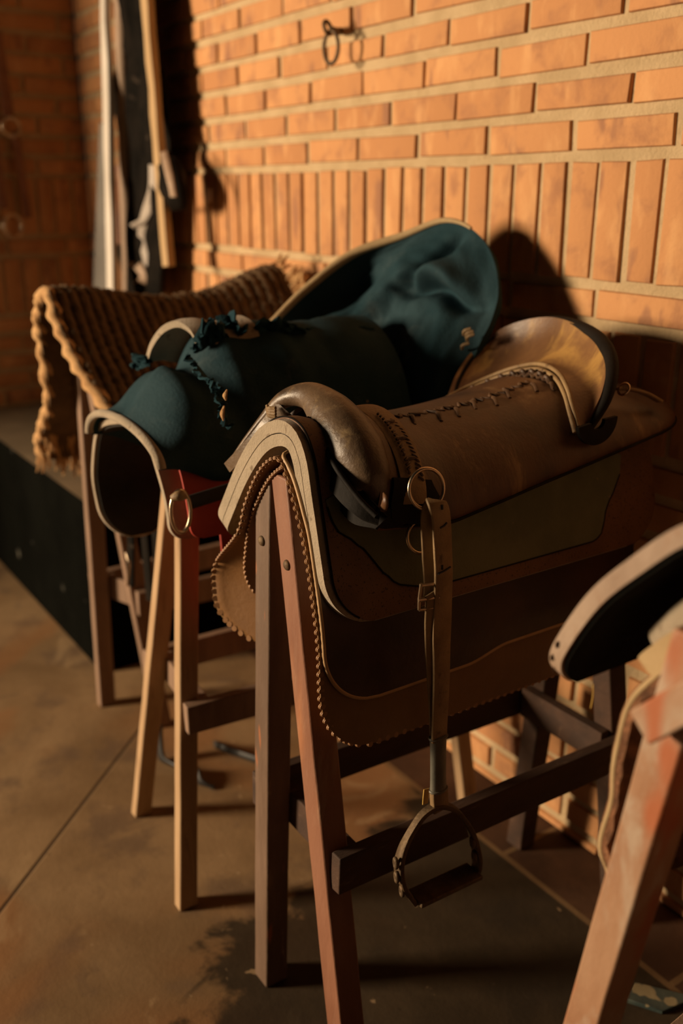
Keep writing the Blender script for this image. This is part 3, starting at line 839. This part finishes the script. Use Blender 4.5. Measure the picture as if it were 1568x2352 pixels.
# cantle
base = [at(1030, 917, y=1.0), at(1075, 893, y=1.04), at(1130, 868, y=1.07), at(1185, 848, y=1.08), at(1240, 840, y=1.07), at(1282, 858, y=1.045), at(1305, 895, y=1.015), at(1318, 940, y=.997), at(1330, 984, y=.990)]
rim = [at(1030, 912, y=1.01), at(1046, 862, y=1.06), at(1090, 800, y=1.12), at(1165, 748, y=1.165), at(1262, 728, y=1.17), at(1345, 758, y=1.14), at(1388, 815, y=1.09), at(1382, 900, y=1.04), at(1335, 988, y=.996)]
n = 60
ba, ra = spline(base, n), spline(rim, n)
G = []
for i in range(n):
    a, b = ba[i], ra[i]; row = []
    L_ = (b-a).length
    for j in range(15):
        t = j/14; p = a.lerp(b, t); p += V((0, .16*L_, -.10*L_))*math.sin(math.pi*t)
        row.append(p)
    G.append(row)
ct = link('cantle', thick(G, -.018), M['cantle'], sd, 70)
mb = MB(); rim_o = [p+V((.006, .006, -.004)) for p in ra]
tube(mb, rim_o, [.003, .004, .0045, .005, .007, .010, .011, .009, .004], k=12, raw=True); link('cantle_rim', mb, M['leather_black'], ct, 70)
mb = MB()
for o_ in (V((0, -.003, .003)), V((.002, -.010, -.004))): tube(mb, [p+o_ for p in ba], .0036, k=8, raw=True)
link('cantle_piping', mb, M['piping'] if False else M['strap'], ct, 70)
mb = MB(); P = [p+V((.004, -.020, -.012)) for p in ba[4:44]]
for i in range(2, 38, 4):
    p = P[i]; tube(mb, [p+V((-.008, .002, .004)), p+V((.002, -.005, .008)), p+V((.009, .003, -.002))], .0034, n=8, k=6)
tube(mb, [p+V((.001*math.sin(i*1.3), 0, .004*math.sin(i*2.1))) for i, p in enumerate(P)], .0034, k=6, raw=True)
link('lacing', mb, M['thong'], sd, 60)
# crescent tab behind the cantle horn
tabc = at(1365, 985, x=-.872)
A, B = [], []
for i in range(24):
    an = math.pi*(1.04+.98*i/23)
    r0, r1 = .012, .034
    A.append([tabc+V((.006, math.cos(an)*(r0+(r1-r0)*j/5)*1.15, .012+math.sin(an)*(r0+(r1-r0)*j/5))) for j in range(6)])
    B.append([p-V((.006, 0, 0)) for p in A[-1]])
link('horn_tab', shell(A, B), M['leather_black'], sd, 60)
mb = MB(); strap(mb, [at(1418, 893, y=1.10), at(1450, 895, y=1.12), at(1485, 905, y=1.15), at(1515, 922, y=1.18)], .012, .004, (1, -.3, .3), 20)
rs = link('rear_strap', mb, M['strap'], sd, 60)
link('buckle', ring(at(1432, 894, y=1.105), .009, .0018, (0, -1, .6), (1, 0, 0), 20), M['steel'], rs, 60)

# ------------------------------------------------------------------ blue saddle set
fp = Drape([(-1.612, .635), (-1.628, .70), (-1.645, .765), (-1.612, .842), (-1.578, .875), (-1.51, .895), (-1.42, .905), (-1.355, .885), (-1.325, .84), (-1.302, .78), (-1.294, .735)],
           .556, lambda t: .69+.45*smooth01(.12, .36, t), .075, .03, .06, .06, wob=.004, seed=9)
bp = thing('felt_pad', 'grey-edged felt pad hanging under the torn blue saddle', 'saddle pad', (-1.45, .85, .7))
link('felt_sheet', fp.solid(-.012, -.002), M['felt'], bp, 60)
mb = fp.solid(-.0165, -.0125, .006); link('shaded_lining', mb, M['felt_shade'], bp, 60)

def bz(y):
    return .905+.075*smooth01(.535, .625, y)+.063*smooth01(.64, .715, y)-.004*smooth01(.75, .9, y)
XB = -1.455
bs = thing('saddle', 'torn blue suede saddle with high curved back on the pale trestle', 'saddle', (-1.45, .85, .85))
def blue_pt(y, s, t):
    zr = bz(y); th = t*math.pi/2
    w = (.168 if s > 0 else .134)+.015*smooth01(.6, .9, y); zh = .862-.045*smooth01(.55, .68, y)
    if s < 0: zh -= .006
    x = w*math.sin(th)**.95; z = zr-(zr-zh)*(1-math.cos(th)**1.05)-.034*math.exp(-((y-.664)/.030)**2-((s*t+.30)/.28)**2)
    p = V((XB+s*x, y, z))
    a = .010*noise.noise(V((y*9, z*8, s)))+.006*noise.noise(V((y*23, z*19, 4+s)))
    # puckers where the seam runs down the flank
    a += -.008*math.exp(-((y-.665-.05*t)/.018)**2)*smooth01(.05, .4, t)*(1 if s > 0 else .4)
    return p+V((math.sin(th)*s, 0, math.cos(th)))*a
yb = [.545+(1.02-.545)*i/70 for i in range(71)]
tb_ = [1-i/22 for i in range(23)]
G = [[blue_pt(y+.012*(1-abs(2*k/44-1))*(0), 1 if k < 22 else -1, tb_[min(k, 44-k)]) for k in range(45)] for y in yb]
Gi = [[p-V((0, 0, .007))+V((XB-p.x, 0, 0))*.03 for p in r] for r in G]
link('seat_cover', shell(G, Gi), M['blue'], bs, 60)
mb = MB(); E = [p+V((0, -.002, -.003)) for p in G[0]]
tube(mb, E, .0085, k=10, raw=True, side=(0, 1, 0), flat=.8); link('felt_edge', mb, M['felt'], bs, 60)
# torn pommel: felt core loop sticking out
lp = [at(338, 835, y=.640), at(350, 798, y=.642), at(375, 765, y=.650), at(408, 752, y=.660), at(438, 768, y=.668), at(452, 800, y=.672)]
mb = MB()
A = []
for i, p in enumerate(spline(lp, 30)):
    A.append([p+V((.035*j/8*.6, .105*j/8, .004*math.sin(j))) for j in range(9)])
link('pommel_core', thick(A, .011), M['felt_shade'] if False else M['rope_edge'] if False else M['felt'], bs, 60)
# ragged torn cloth around the pommel
mb = MB()
def rag(P0, P1, h, seed, amp=.02, nn=26, lean=V((0, 0, 1))):
    A = []
    for i in range(nn):
        t = i/(nn-1); p = P0.lerp(P1, t); row = []
        hh = h*(.45+.7*abs(noise.noise(V((t*4+seed, 1, 2))))+.18*noise.noise(V((t*13, seed, 5))))
        hh *= math.sin(math.pi*min(1, max(.04, t*1.0)))**.4
        for j in range(6):
            k = j/5; q = p+lean*hh*k
            q += V((noise.noise(V((t*8, k*3, seed))), noise.noise(V((t*8, k*3, seed+7))), .4*noise.noise(V((t*9, k*2, seed+3)))))*amp*k
            row.append(q)
        A.append(row)
    return thick(A, .0035)
for (a, b, h, sd_, le) in ((at(318, 850, y=.632), at(345, 838, y=.64), .035, 1.3, V((-.6, -.3, .7))),
                           (at(445, 812, y=.655), at(520, 775, y=.70), .05, 2.2, V((.1, -.1, 1))),
                           (at(470, 790, y=.70), at(560, 775, y=.75), .055, 3.7, V((.1, 0, 1))),
                           (at(545, 775, y=.74), at(700, 765, y=.86), .045, 5.1, V((.2, -.1, .8))),
                           (at(440, 820, y=.63), at(505, 900, y=.615), .045, 7.4, V((.5, -.75, .25))),
                           (at(500, 880, y=.62), at(530, 985, y=.612), .035, 9.1, V((.6, -.7, .1))),
                           (at(600, 770, y=.80), at(850, 760, y=1.0), .03, 11.3, V((.3, -.1, .6)))):
    link('torn_cloth', rag(a, b, h, sd_, .020, 30, le), M['blue_dark'], bs, 50)
mb = MB()
for (px, py, yy, ln) in ((524, 908, .605, .014), (518, 950, .600, .020)):
    c = at(px, py, y=yy); tube(mb, [c+V((-.004, 0, ln*.5)), c+V((.005, -.008, .1*ln)), c+V((-.002, -.003, -ln*.5))], [.0015, .0042, .0012], n=10, k=8, flat=.6)
link('stuffing_tuft', mb, M['rope_edge'], bs, 60)
# high blue back: dished cushion between seat and rim
rimb = [V((-1.600, .925, 1.012)), V((-1.598, 1.00, 1.070)), V((-1.570, 1.09, 1.135)), at(930, 545, y=1.155), at(1025, 510, y=1.19), at(1095, 535, y=1.20), at(1140, 610, y=1.195), at(1140, 700, y=1.165), at(1100, 790, y=1.12), at(1060, 870, y=1.08), at(1030, 960, y=1.05)]
baseb = [V((-1.585, .93, 1.0)), V((-1.56, 1.0, 1.02)), V((-1.53, 1.05, 1.02)), V((-1.51, 1.07, 1.015)), V((-1.50, 1.08, 1.0)), V((-1.49, 1.075, .98)), V((-1.48, 1.065, .96)), V((-1.465, 1.055, .935)), V((-1.45, 1.045, .905)), V((-1.435, 1.035, .87)), V((-1.41, 1.03, .83))]
n = 170; ba, ra = spline(baseb, n), spline(rimb, n)
G = []
for i in range(n):
    a, b = ba[i], ra[i]; row = []; u = i/(n-1); L_ = (b-a).length
    for j in range(97):
        t = j/96; p = a.lerp(b, t)
        zc = 1.078-.13*(p.x+1.40)+.010*math.sin(p.x*40)
        gx = smooth01(-1.50, -1.42, p.x)*smooth01(0, .12, t)*(1-smooth01(.88, 1, t))
        d = -.040*math.exp(-((p.z-zc)/.012)**2)*gx*(1-.6*smooth01(-1.33, -1.26, p.x))
        d += .040*math.exp(-((p.z-zc-.030)/.018)**2)*gx*(1-smooth01(-1.37, -1.28, p.x))
        d += .050*math.exp(-((p.x+1.345)/.080)**2-((p.z-.985)/.085)**2)*smooth01(0, .2, t)*(1-smooth01(.8, 1, t))
        d += .020*math.exp(-((p.x+1.32)/.06)**2-((p.z-1.135)/.05)**2)*(1-smooth01(.8, 1, t))
        d += -.060*math.sin(math.pi*t)*(1-smooth01(.22, .42, u))
        d += -.034*math.exp(-((p.x+1.42-.9*(p.z-1.12))/.018)**2)*smooth01(1.07, 1.10, p.z)*(1-smooth01(.8, 1, t))
        d += .007*noise.noise(V((u*7, t*5, 2.2)))+.003*noise.noise(V((u*19, t*15, 7.2)))
        p += V((.15, -.92, .25))*d
        row.append(p)
    G.append(row)
bc_ = link('back_rest', thick(G, -.014), M['blue'], bs, 70)
mb = MB(); tube(mb, [p+V((-.004, -.002, .003)) for p in ra[:94]], [.007, .0085, .009, .008, .006, .003], k=10, raw=True); link('rim_binding', mb, M['binding'], bc_, 60)
mb = MB()
for (px, py) in ((1072, 762), (1080, 775), (1068, 795), (1078, 768)):
    c = at(px, py, y=1.10); tube(mb, [c+V((-.008, 0, -.006)), c+V((0, -.006, .002)), c+V((.009, 0, .006))], .0028, n=8, k=6)
link('frayed_thread', mb, M['strap'], bc_, 60)

# red leather under the blue seat
rp = thing('red_flap', 'red leather saddle flap with a metal ring, under the blue saddle', 'saddle flap', (-1.3, .8, .75))
rd = Drape([(-1.40, .90), (-1.345, .888), (-1.305, .850), (-1.284, .80), (-1.272, .742)], .578, 1.05, .01, .02, .01, .03, rows=30)
link('leather_sheet', rd.solid(.002, .006), M['red'], rp, 60)
rd2 = Drape([(-1.42, .86), (-1.36, .80), (-1.335, .70), (-1.335, .60), (-1.345, .52)], .66, 1.05, .01, .08, .01, .08, rows=30)
link('lower_sheet', rd2.solid(0, .004), M['red'], rp, 60)
mb = MB(); strap(mb, [at(432, 1155, x=-1.262), at(480, 1140, x=-1.258), at(560, 1115, x=-1.255), at(640, 1090, x=-1.255)], .022, .005, (0, 0, 1), 16); link('black_strap', mb, M['rubber'], rp, 60)
c = at(415, 1172, x=-1.255)
mb = MB(); tube(mb, [c+V((0, .016*math.cos(a), .033*math.sin(a)-.002)) for a in [i*2*math.pi/30 for i in range(30)]], .0032, k=8, closed=True, raw=True); link('ring', mb, M['steel'], rp, 60)
mb = MB(); c2 = at(408, 1142, x=-1.254); tube(mb, [c2+V((0, -.010, 0)), c2+V((.006, 0, .004)), c2+V((0, .012, -.002))], [.005, .009, .004], n=10, k=8); link('ring_knot', mb, M['strap'], rp, 60)

# girth straps hanging inside the blue saddle
gs = bs
for k, (p0, p1, p2) in enumerate((((290, 1000), (300, 1180), (300, 1345)), ((318, 1000), (330, 1200), (345, 1380)), ((345, 1100), (360, 1260), (362, 1420)))):
    mb = MB(); strap(mb, [at(*p0, y=.70), at(*p1, y=.705), at(*p2, y=.70)], .022, .005, (1, .3, 0), 20); link('girth_strap', mb, M['harness'], gs, 60)
mb = MB(); tube(mb, [at(290, 1270, y=.69), at(297, 1300, y=.688), at(293, 1345, y=.69)], .0025, n=12, k=6); link('buckle_tongue', mb, M['steel'], gs, 60)

# ------------------------------------------------------------------ rope mat
mt = thing('rope_mat', 'thick ribbed brown rope saddle mat draped on the far left trestle', 'mat', (-2.06, .95, .8))
def mat_dz(y, z):
    t = smooth01(.66, .92, y); u = smooth01(1.0, 1.22, y)
    return (-.030*t+.052*u)*smooth01(.85, 1.02, z)
mat = Drape([(-2.262, .640), (-2.250, .70), (-2.165, .80), (-2.150, .865), (-2.178, .94), (-2.165, 1.005), (-2.125, 1.052), (-2.07, 1.055), (-2.02, 1.005), (-1.955, .94), (-1.880, .885), (-1.80, .80), (-1.76, .70), (-1.74, .62)],
            lambda t: .640+.030*math.sin(t*9)*smooth01(.55, .9, t)+.02*smooth01(.5, 1, t), 1.22, .03, .05, .03, .03, rows=230, cols=250, dz=mat_dz, wob=.008, seed=2)
G0 = mat.grid(0); G1 = mat.grid(-.026)
A = []
for i, (r, q) in enumerate(zip(G0, G1)):
    row = []
    for j, (p, w) in enumerate(zip(r, q)):
        n_ = (p-w).normalized()
        rib = abs(math.sin(math.pi*(p.y-.63)/.0235+.5*noise.noise(V((p.x*6, p.z*6, 0)))))**.6
        s_ = mat.ss[i]
        kn = .5+.5*math.sin(2*math.pi*s_/.024+ (math.floor((p.y-.63)/.0235) % 2)*math.pi)
        row.append(p+n_*(.010*rib*(.55+.45*kn)-.005+.004*noise.noise(p*60)))
    A.append(row)
link('woven_body', shell(A, G1), M['rope'], mt, 80)
mb = MB(); E = mat.edge(-.012, .004, None)
tube(mb, [p for p, n_ in E], .0135, k=12, raw=True, knob=lambda f, a: .30*math.sin(f*140+a*2)+.12*math.sin(f*61))
link('plaited_edge', mb, M['rope_edge'], mt, 80)
mb = MB()
for k in range(80):
    q = R.uniform(.0, .06) if k < 60 else R.uniform(.06, .10); a, b = mat.lim(q); y = a+R.uniform(0, .12)
    p = mat.pt(q, y, -.012); L_ = R.uniform(.03, .075)
    d = V((R.uniform(-.25, .3), R.uniform(-.25, .25), -1)).normalized()
    tube(mb, [p+V((0, 0, .02)), p+d*L_*.5+V((.004, 0, 0)), p+d*L_], [.005, .0045, .002], n=8, k=5)
for k in range(46):
    x = R.uniform(-2.18, -1.95); z = 1.075+R.uniform(-.03, .02)-abs(x+2.07)*.4
    p = V((x, 1.215, z)); d = V((R.uniform(-.4, .6), R.uniform(.1, .6), R.uniform(.1, .8))).normalized()
    tube(mb, [p, p+d*.02, p+d*.035+V((0, 0, -.006))], [.006, .005, .002], n=6, k=5)
link('fringe', mb, M['rope_edge'], mt, 60)['kind'] = 'stuff'

# ------------------------------------------------------------------ near-right saddle set
RC = -.375
rmat = Drape([(-.485, .60), (-.484, .70), (-.482, .76), (-.476, .82), (-.452, .862), (-.415, .900), (RC, .915), (-.335, .900), (-.30, .862), (-.275, .80), (-.27, .70), (-.268, .60)], lambda t: .622+.010*math.sin(t*45)*(1-smooth01(.0, .3, t)), 1.17, .03, .05, .06, .06, wob=.004, seed=5)
rm = thing('saddle_mat', 'brown woven saddle mat with cream binding on the near right trestle', 'mat', (RC, .9, .7))
G0 = rmat.grid(0); G1 = rmat.grid(-.010)
G1 = [[w-(p-w).normalized()*.007*abs(math.sin(p.z*95+2*math.sin(p.y*80)))*abs(math.sin(p.y*105)) for p, w in zip(a, b)] for a, b in zip(G0, G1)]
link('woven_body', shell(G0, G1), M['carpet'], rm, 60)
mb = MB(); tube(mb, [p for p, n_ in rmat.edge(-.004, .002, 1.1)], .0034, k=8, raw=True); link('bound_edge', mb, M['binding'], rm, 60)
rface = Drape([(-.455, .854), (-.438, .876), (-.412, .903), (RC, .918), (-.335, .903), (-.30, .865)], .618, 1.15, .02, .02, .02, .02, rows=30)
mb = rface.solid(-.004, .019); link('felt_face', mb, M['binding'], rm, 60)

rpad = Drape([(-.532, .822), (-.518, .866), (-.485, .925), (-.445, .97), (-.408, 1.005), (RC, 1.02), (-.342, 1.005), (-.30, .96), (-.265, .90), (-.24, .83), (-.23, .76)], .585, 1.19, .045, .05, .06, .06, rows=70)
rq = thing('saddle_pad', 'hide-edged black-lined saddle pad on the near right trestle, cut by the frame', 'saddle pad', (RC, .9, .85))
link('hide_cover', rpad.solid(-.004, .011), M['edge_hide'], rq, 60)
link('lining', rpad.solid(-.008, -.005, .004), M['black_pad'], rq, 60)
E = rpad.edge(.007, -.001, None)
for i in range(4, 13, 4):
    mb = MB(); p, n_ = E[i]; tube(mb, [p+V((0, .0005, -.003)), p+V((0, -.0008, 0)), p+V((.001, .0005, .003))], .0012, n=5, k=5); link('edge_stitch', mb, M['leather_flap'], rq, 60)
mb = MB(); p = at(1362, 1572, y=.64); tube(mb, [p, p+V((.001, 0, -.012)), p+V((-.001, .001, -.026))], .0006, n=10, k=5); link('loose_thread', mb, M['tag'], rq, 60)
rroll = thing('felt_roll', 'rolled cream felt tucked beneath the near right saddle pad', 'felt', (RC, .8, .9))
mb = MB(); tube(mb, [at(1516, 1468, y=.64), at(1560, 1440, y=.64), at(1640, 1390, y=.64)], [.012, .017, .019], n=20, k=14, side=(0, 1, 0)); link('rolled_edge', mb, M['felt'], rroll, 60)

# ------------------------------------------------------------------ corner clutter
wb = thing('board', 'narrow white painted board standing upright in the far corner', 'board', (-3.0, 1.1, .49))
b0, b1 = at(258, 760, y=1.12), at(236, -240, y=1.22)
b0 = at(259, 690, y=1.12); b0 = b0+(b0-b1)*((b0.z-.492)/(b1.z-b0.z))
link('plank', subbeam(b0, b1, .045, .02, (1, 0, 0), 14, .003), M['white_board'], wb, 30, .003)
gb = thing('panel', 'grey sheet panel leaning behind the white board in the corner', 'panel', (-3.2, 1.2, .49))
mb = MB(); A = [at(185, 700, y=1.18), at(250, 700, y=1.18), at(250, 300, y=1.20), at(228, 280, y=1.20)]
A[0].z -= .35; A[1].z -= .35
mb.add(A+[p+V((0, .012, 0)) for p in A], [(0, 1, 2, 3), (7, 6, 5, 4), (0, 4, 5, 1), (1, 5, 6, 2), (2, 6, 7, 3), (3, 7, 4, 0)])
link('sheet', mb, M['grey_board'], gb, 30, .002)
pl = thing('pole', 'bare wooden pole standing between the white board and the yellow batten', 'pole', (-2.9, 1.2, .49))
mb = MB(); q0, q1 = at(285, 690, y=1.20), at(273, -240, y=1.23); q0 = q0+V((0, 0, -.3))
tube(mb, [q0, q0.lerp(q1, .3), q0.lerp(q1, .6), q1], [.020, .019, .021, .020], n=30, k=14, knob=lambda f, a: .06*math.sin(f*23+a)); link('shaft', mb, M['pole'], pl, 60)
bt = thing('batten', 'yellowish wooden batten leaning against the brick wall near the corner', 'batten', (-2.6, 1.2, .6))
q0, q1 = at(388, 612, y=1.17), at(318, -240, y=1.20)
link('strip', subbeam(q0, q1, .040, .022, (1, 0, 0), 14, .002), M['batten'], bt, 30, .002)
hn = thing('harness', 'bundle of dark harness leather with pale straps hanging behind the batten', 'harness', (-2.75, 1.2, .9))
mb = MB(); tube(mb, [at(322, -60, y=1.25), at(325, 120, y=1.25), at(322, 300, y=1.24), at(318, 430, y=1.23), at(310, 560, y=1.22), at(310, 680, y=1.22)], [.012, .02, .03, .04, .045, .06, .06], n=40, k=16, flat=.45, side=(1, 0, 0), knob=lambda f, a: .2*math.sin(a*3+f*20)); link('leather_bundle', mb, M['harness'], hn, 60)
A = []
for i in range(14):
    t = i/13; py = -260+960*t
    xl, xr_ = 268+10*t+8*math.sin(i*1.7), 350+50*t+8*math.sin(i*1.1)-30*smooth01(.75, 1, t)
    a, b = at(xl, py, y=1.225), at(xr_, py, y=1.215)
    A.append([a.lerp(b, j/12)+V((0, .014*math.sin(j*1.9+i*.5)+.006*math.sin(j*4+i), 0)) for j in range(13)])
link('shade_sheet', thick(A, .006), M['harness'], hn, 60)  # added near-black sheet: fills the shaded gap, keeps bounce off the wall
for pts, w_, mt_ in ((((352, 380), (350, 440), (335, 490), (325, 540), (335, 590), (345, 640)), .030, 'harness_pale'),
                     (((375, 360), (400, 400), (415, 440), (410, 470), (385, 480)), .045, 'harness'),
                     (((270, 380), (275, 420), (268, 470), (272, 560)), .025, 'bridle'),
                     (((340, 240), (345, 330), (338, 420), (320, 500)), .03, 'harness'),
                     (((300, 600), (320, 615), (330, 640), (310, 660)), .03, 'pole'),
                     (((305, 520), (330, 505), (350, 470)), .02, 'harness_pale')):
    mb = MB(); strap(mb, [at(*p, y=1.195+.006*i) for i, p in enumerate(pts)], w_, .006, (1, .4, 0), 30); link('strap', mb, M[mt_], hn, 60)
mb = MB(); tube(mb, [at(374, 352, y=1.20), at(386, 385, y=1.19), at(398, 425, y=1.18), at(404, 458, y=1.18), at(398, 480, y=1.19)], [.012, .035, .045, .040, .012], n=24, k=14, flat=.6, side=(1, .4, 0), knob=lambda f, a: .12*math.sin(a*3+f*9)); link('leather_pouch', mb, M['harness'], hn, 60)
mb = MB(); strap(mb, [at(376, 350, y=1.17), at(384, 385, y=1.145), at(392, 420, y=1.13), at(398, 452, y=1.135)], .020, .005, (1, .5, 0), 20); link('pouch_lit_strip', mb, M['pole'], hn, 60)  # pale strip painting the lit left side of the pouch

# bridle on the left wall
br = thing('bridle', 'brown leather bridle with steel rings hanging on the dark left wall', 'bridle', (XL+.03, 1.03, 1.4))
xb = XL+.035
def lx(px, py, dx=0): return at(px, py, x=xb+dx)
for pts, w_ in ((((-8, 70), (4, 150), (14, 220), (22, 275)), .035), (((35, 300), (45, 370), (55, 440), (65, 500)), .028), (((-10, 330), (0, 420), (10, 480)), .028)):
    mb = MB(); strap(mb, [lx(*p) for p in pts], w_, .006, (0, 1, 0), 20); link('strap', mb, M['bridle'], br, 60)
link('ring', ring(lx(25, 292, .012), .030, .006, (1, 0, 0), (0, 0, 1), 30), M['steel'], br, 60)
link('ring', ring(lx(30, 520, .012), .040, .007, (1, .5, 0), (0, 0, 1), 30), M['steel'], br, 60)
mb = MB(); tube(mb, [lx(-12, 40, -.05), lx(-10, 45, 0), lx(-8, 52, .02)], .006, n=10, k=8); link('peg', mb, M['iron'], br, 60)

# tie ring high on the brick wall
tr = thing('tie_ring', 'rusty iron tie ring hanging from an eye bolt high on the brick wall', 'ring', (-1.94, 1.30, 1.58))
e0 = at(775, 72, y=1.288); e1 = at(752, 66, y=1.245)
mb = MB(); tube(mb, [at(790, 70, y=1.312), e0, e0.lerp(e1, .6)], .008, n=10, k=8)
mb2 = ring(e1+V((.0, .0, .002)), .013, .0045, (.7, .3, .2), (0, 0, 1), 24); mb.add(mb2.v, mb2.f); link('eye_bolt', mb, M['iron'], tr, 60)
c = at(760, 97, y=1.247)
link('ring', ring(c+V((0, 0, -.010)), .032, .0042, (.15, -.98, .0), (0, 0, 1), 36, .72), M['iron'], tr, 60)

# straps trailing on the floor under the pale trestle
bsr = thing('black_rein', 'black strap trailing on the floor behind the pale trestle', 'strap', (-1.75, .85, 0))
pts = [at(446, 1560, y=.98), at(447, 1600, y=.95), at(446, 1650, y=.93), at(460, 1690, y=.92), at(500, 1712, z=.012), at(540, 1728, z=.008), at(590, 1745, z=.008), at(640, 1760, z=.006)]
mb = MB(); strap(mb, pts, .016, .006, (0, .3, 1), 40); link('strap', mb, M['rubber'], bsr, 60)
mb = MB(); strap(mb, [at(366, 1665, z=.09), at(366, 1700, z=.05), at(372, 1740, z=.012), at(400, 1758, z=.006), at(440, 1768, z=.012), at(462, 1795, z=.010), at(492, 1810, z=.004)], [.02, .026, .03, .03, .034, .028, .006], .007, (1, .1, .5), 40); link('strap', mb, M['rubber'], bsr, 60)

# tile on the floor at lower right, pebble by the trestle foot
cs_ = [at(1440, 2300, z=0), at(1500, 2320, z=0), at(1585, 2292, z=0), at(1458, 2262, z=0)]
mb = MB(); cs_ = [at(1436, 2298, z=.004), at(1520, 2326, z=.004), at(1600, 2294, z=.004), at(1458, 2260, z=.004)]
mb.add(cs_+[p+V((0, 0, .008)) for p in cs_], [(3, 2, 1, 0), (4, 5, 6, 7), (0, 1, 5, 4), (1, 2, 6, 5), (2, 3, 7, 6), (3, 0, 4, 7)])
for v in mb.v: v.z -= .004
tag(link('tile', mb, M['tile_old'], None, 30, .001), 'dark patterned broken tile lying on the floor at lower right', 'tile')
def pebble(px, py, s, label, group=None):
    c = at(px, py, z=s*.6); mb = MB(); vs, fs = [], []
    for i in range(9):
        for j in range(12):
            a, b = math.pi*i/8, 2*math.pi*j/12
            d = V((math.sin(a)*math.cos(b), math.sin(a)*math.sin(b), math.cos(a)*.6)); vs.append(c+d*s*(1+.25*noise.noise(d*2+V((px, py, 0)))))
    for i in range(8):
        for j in range(12): fs.append((i*12+j, i*12+(j+1) % 12, (i+1)*12+(j+1) % 12, (i+1)*12+j))
    mb.add(vs, fs); tag(link('pebble', mb, M['pebble'], None, 60), label, 'pebble', group)
pebble(1196, 1934, .007, 'small white pebble by the rear foot of the middle trestle')

# ------------------------------------------------------------------ light: low daylight through the stable doorway, warm bounce
w = bpy.data.worlds.new('world'); S.world = w; w.use_nodes = True
w.node_tree.nodes['Background'].inputs[0].default_value = (.62, .74, .70, 1); w.node_tree.nodes['Background'].inputs[1].default_value = .0062
def area(name, loc, tgt, sx, sy, power, col):
    l = bpy.data.lights.new(name, 'AREA'); l.shape = 'RECTANGLE'; l.size = sx; l.size_y = sy; l.energy = power; l.color = col
    o = bpy.data.objects.new(name, l); COL.objects.link(o); o.location = loc
    o.rotation_euler = (V(tgt)-V(loc)).to_track_quat('-Z', 'Y').to_euler(); return o
area('doorway_daylight', (-3.98, -4.2, 1.75), (-1.3, 1.1, 1.0), .9, 1.4, 615, (1, .76, .50))
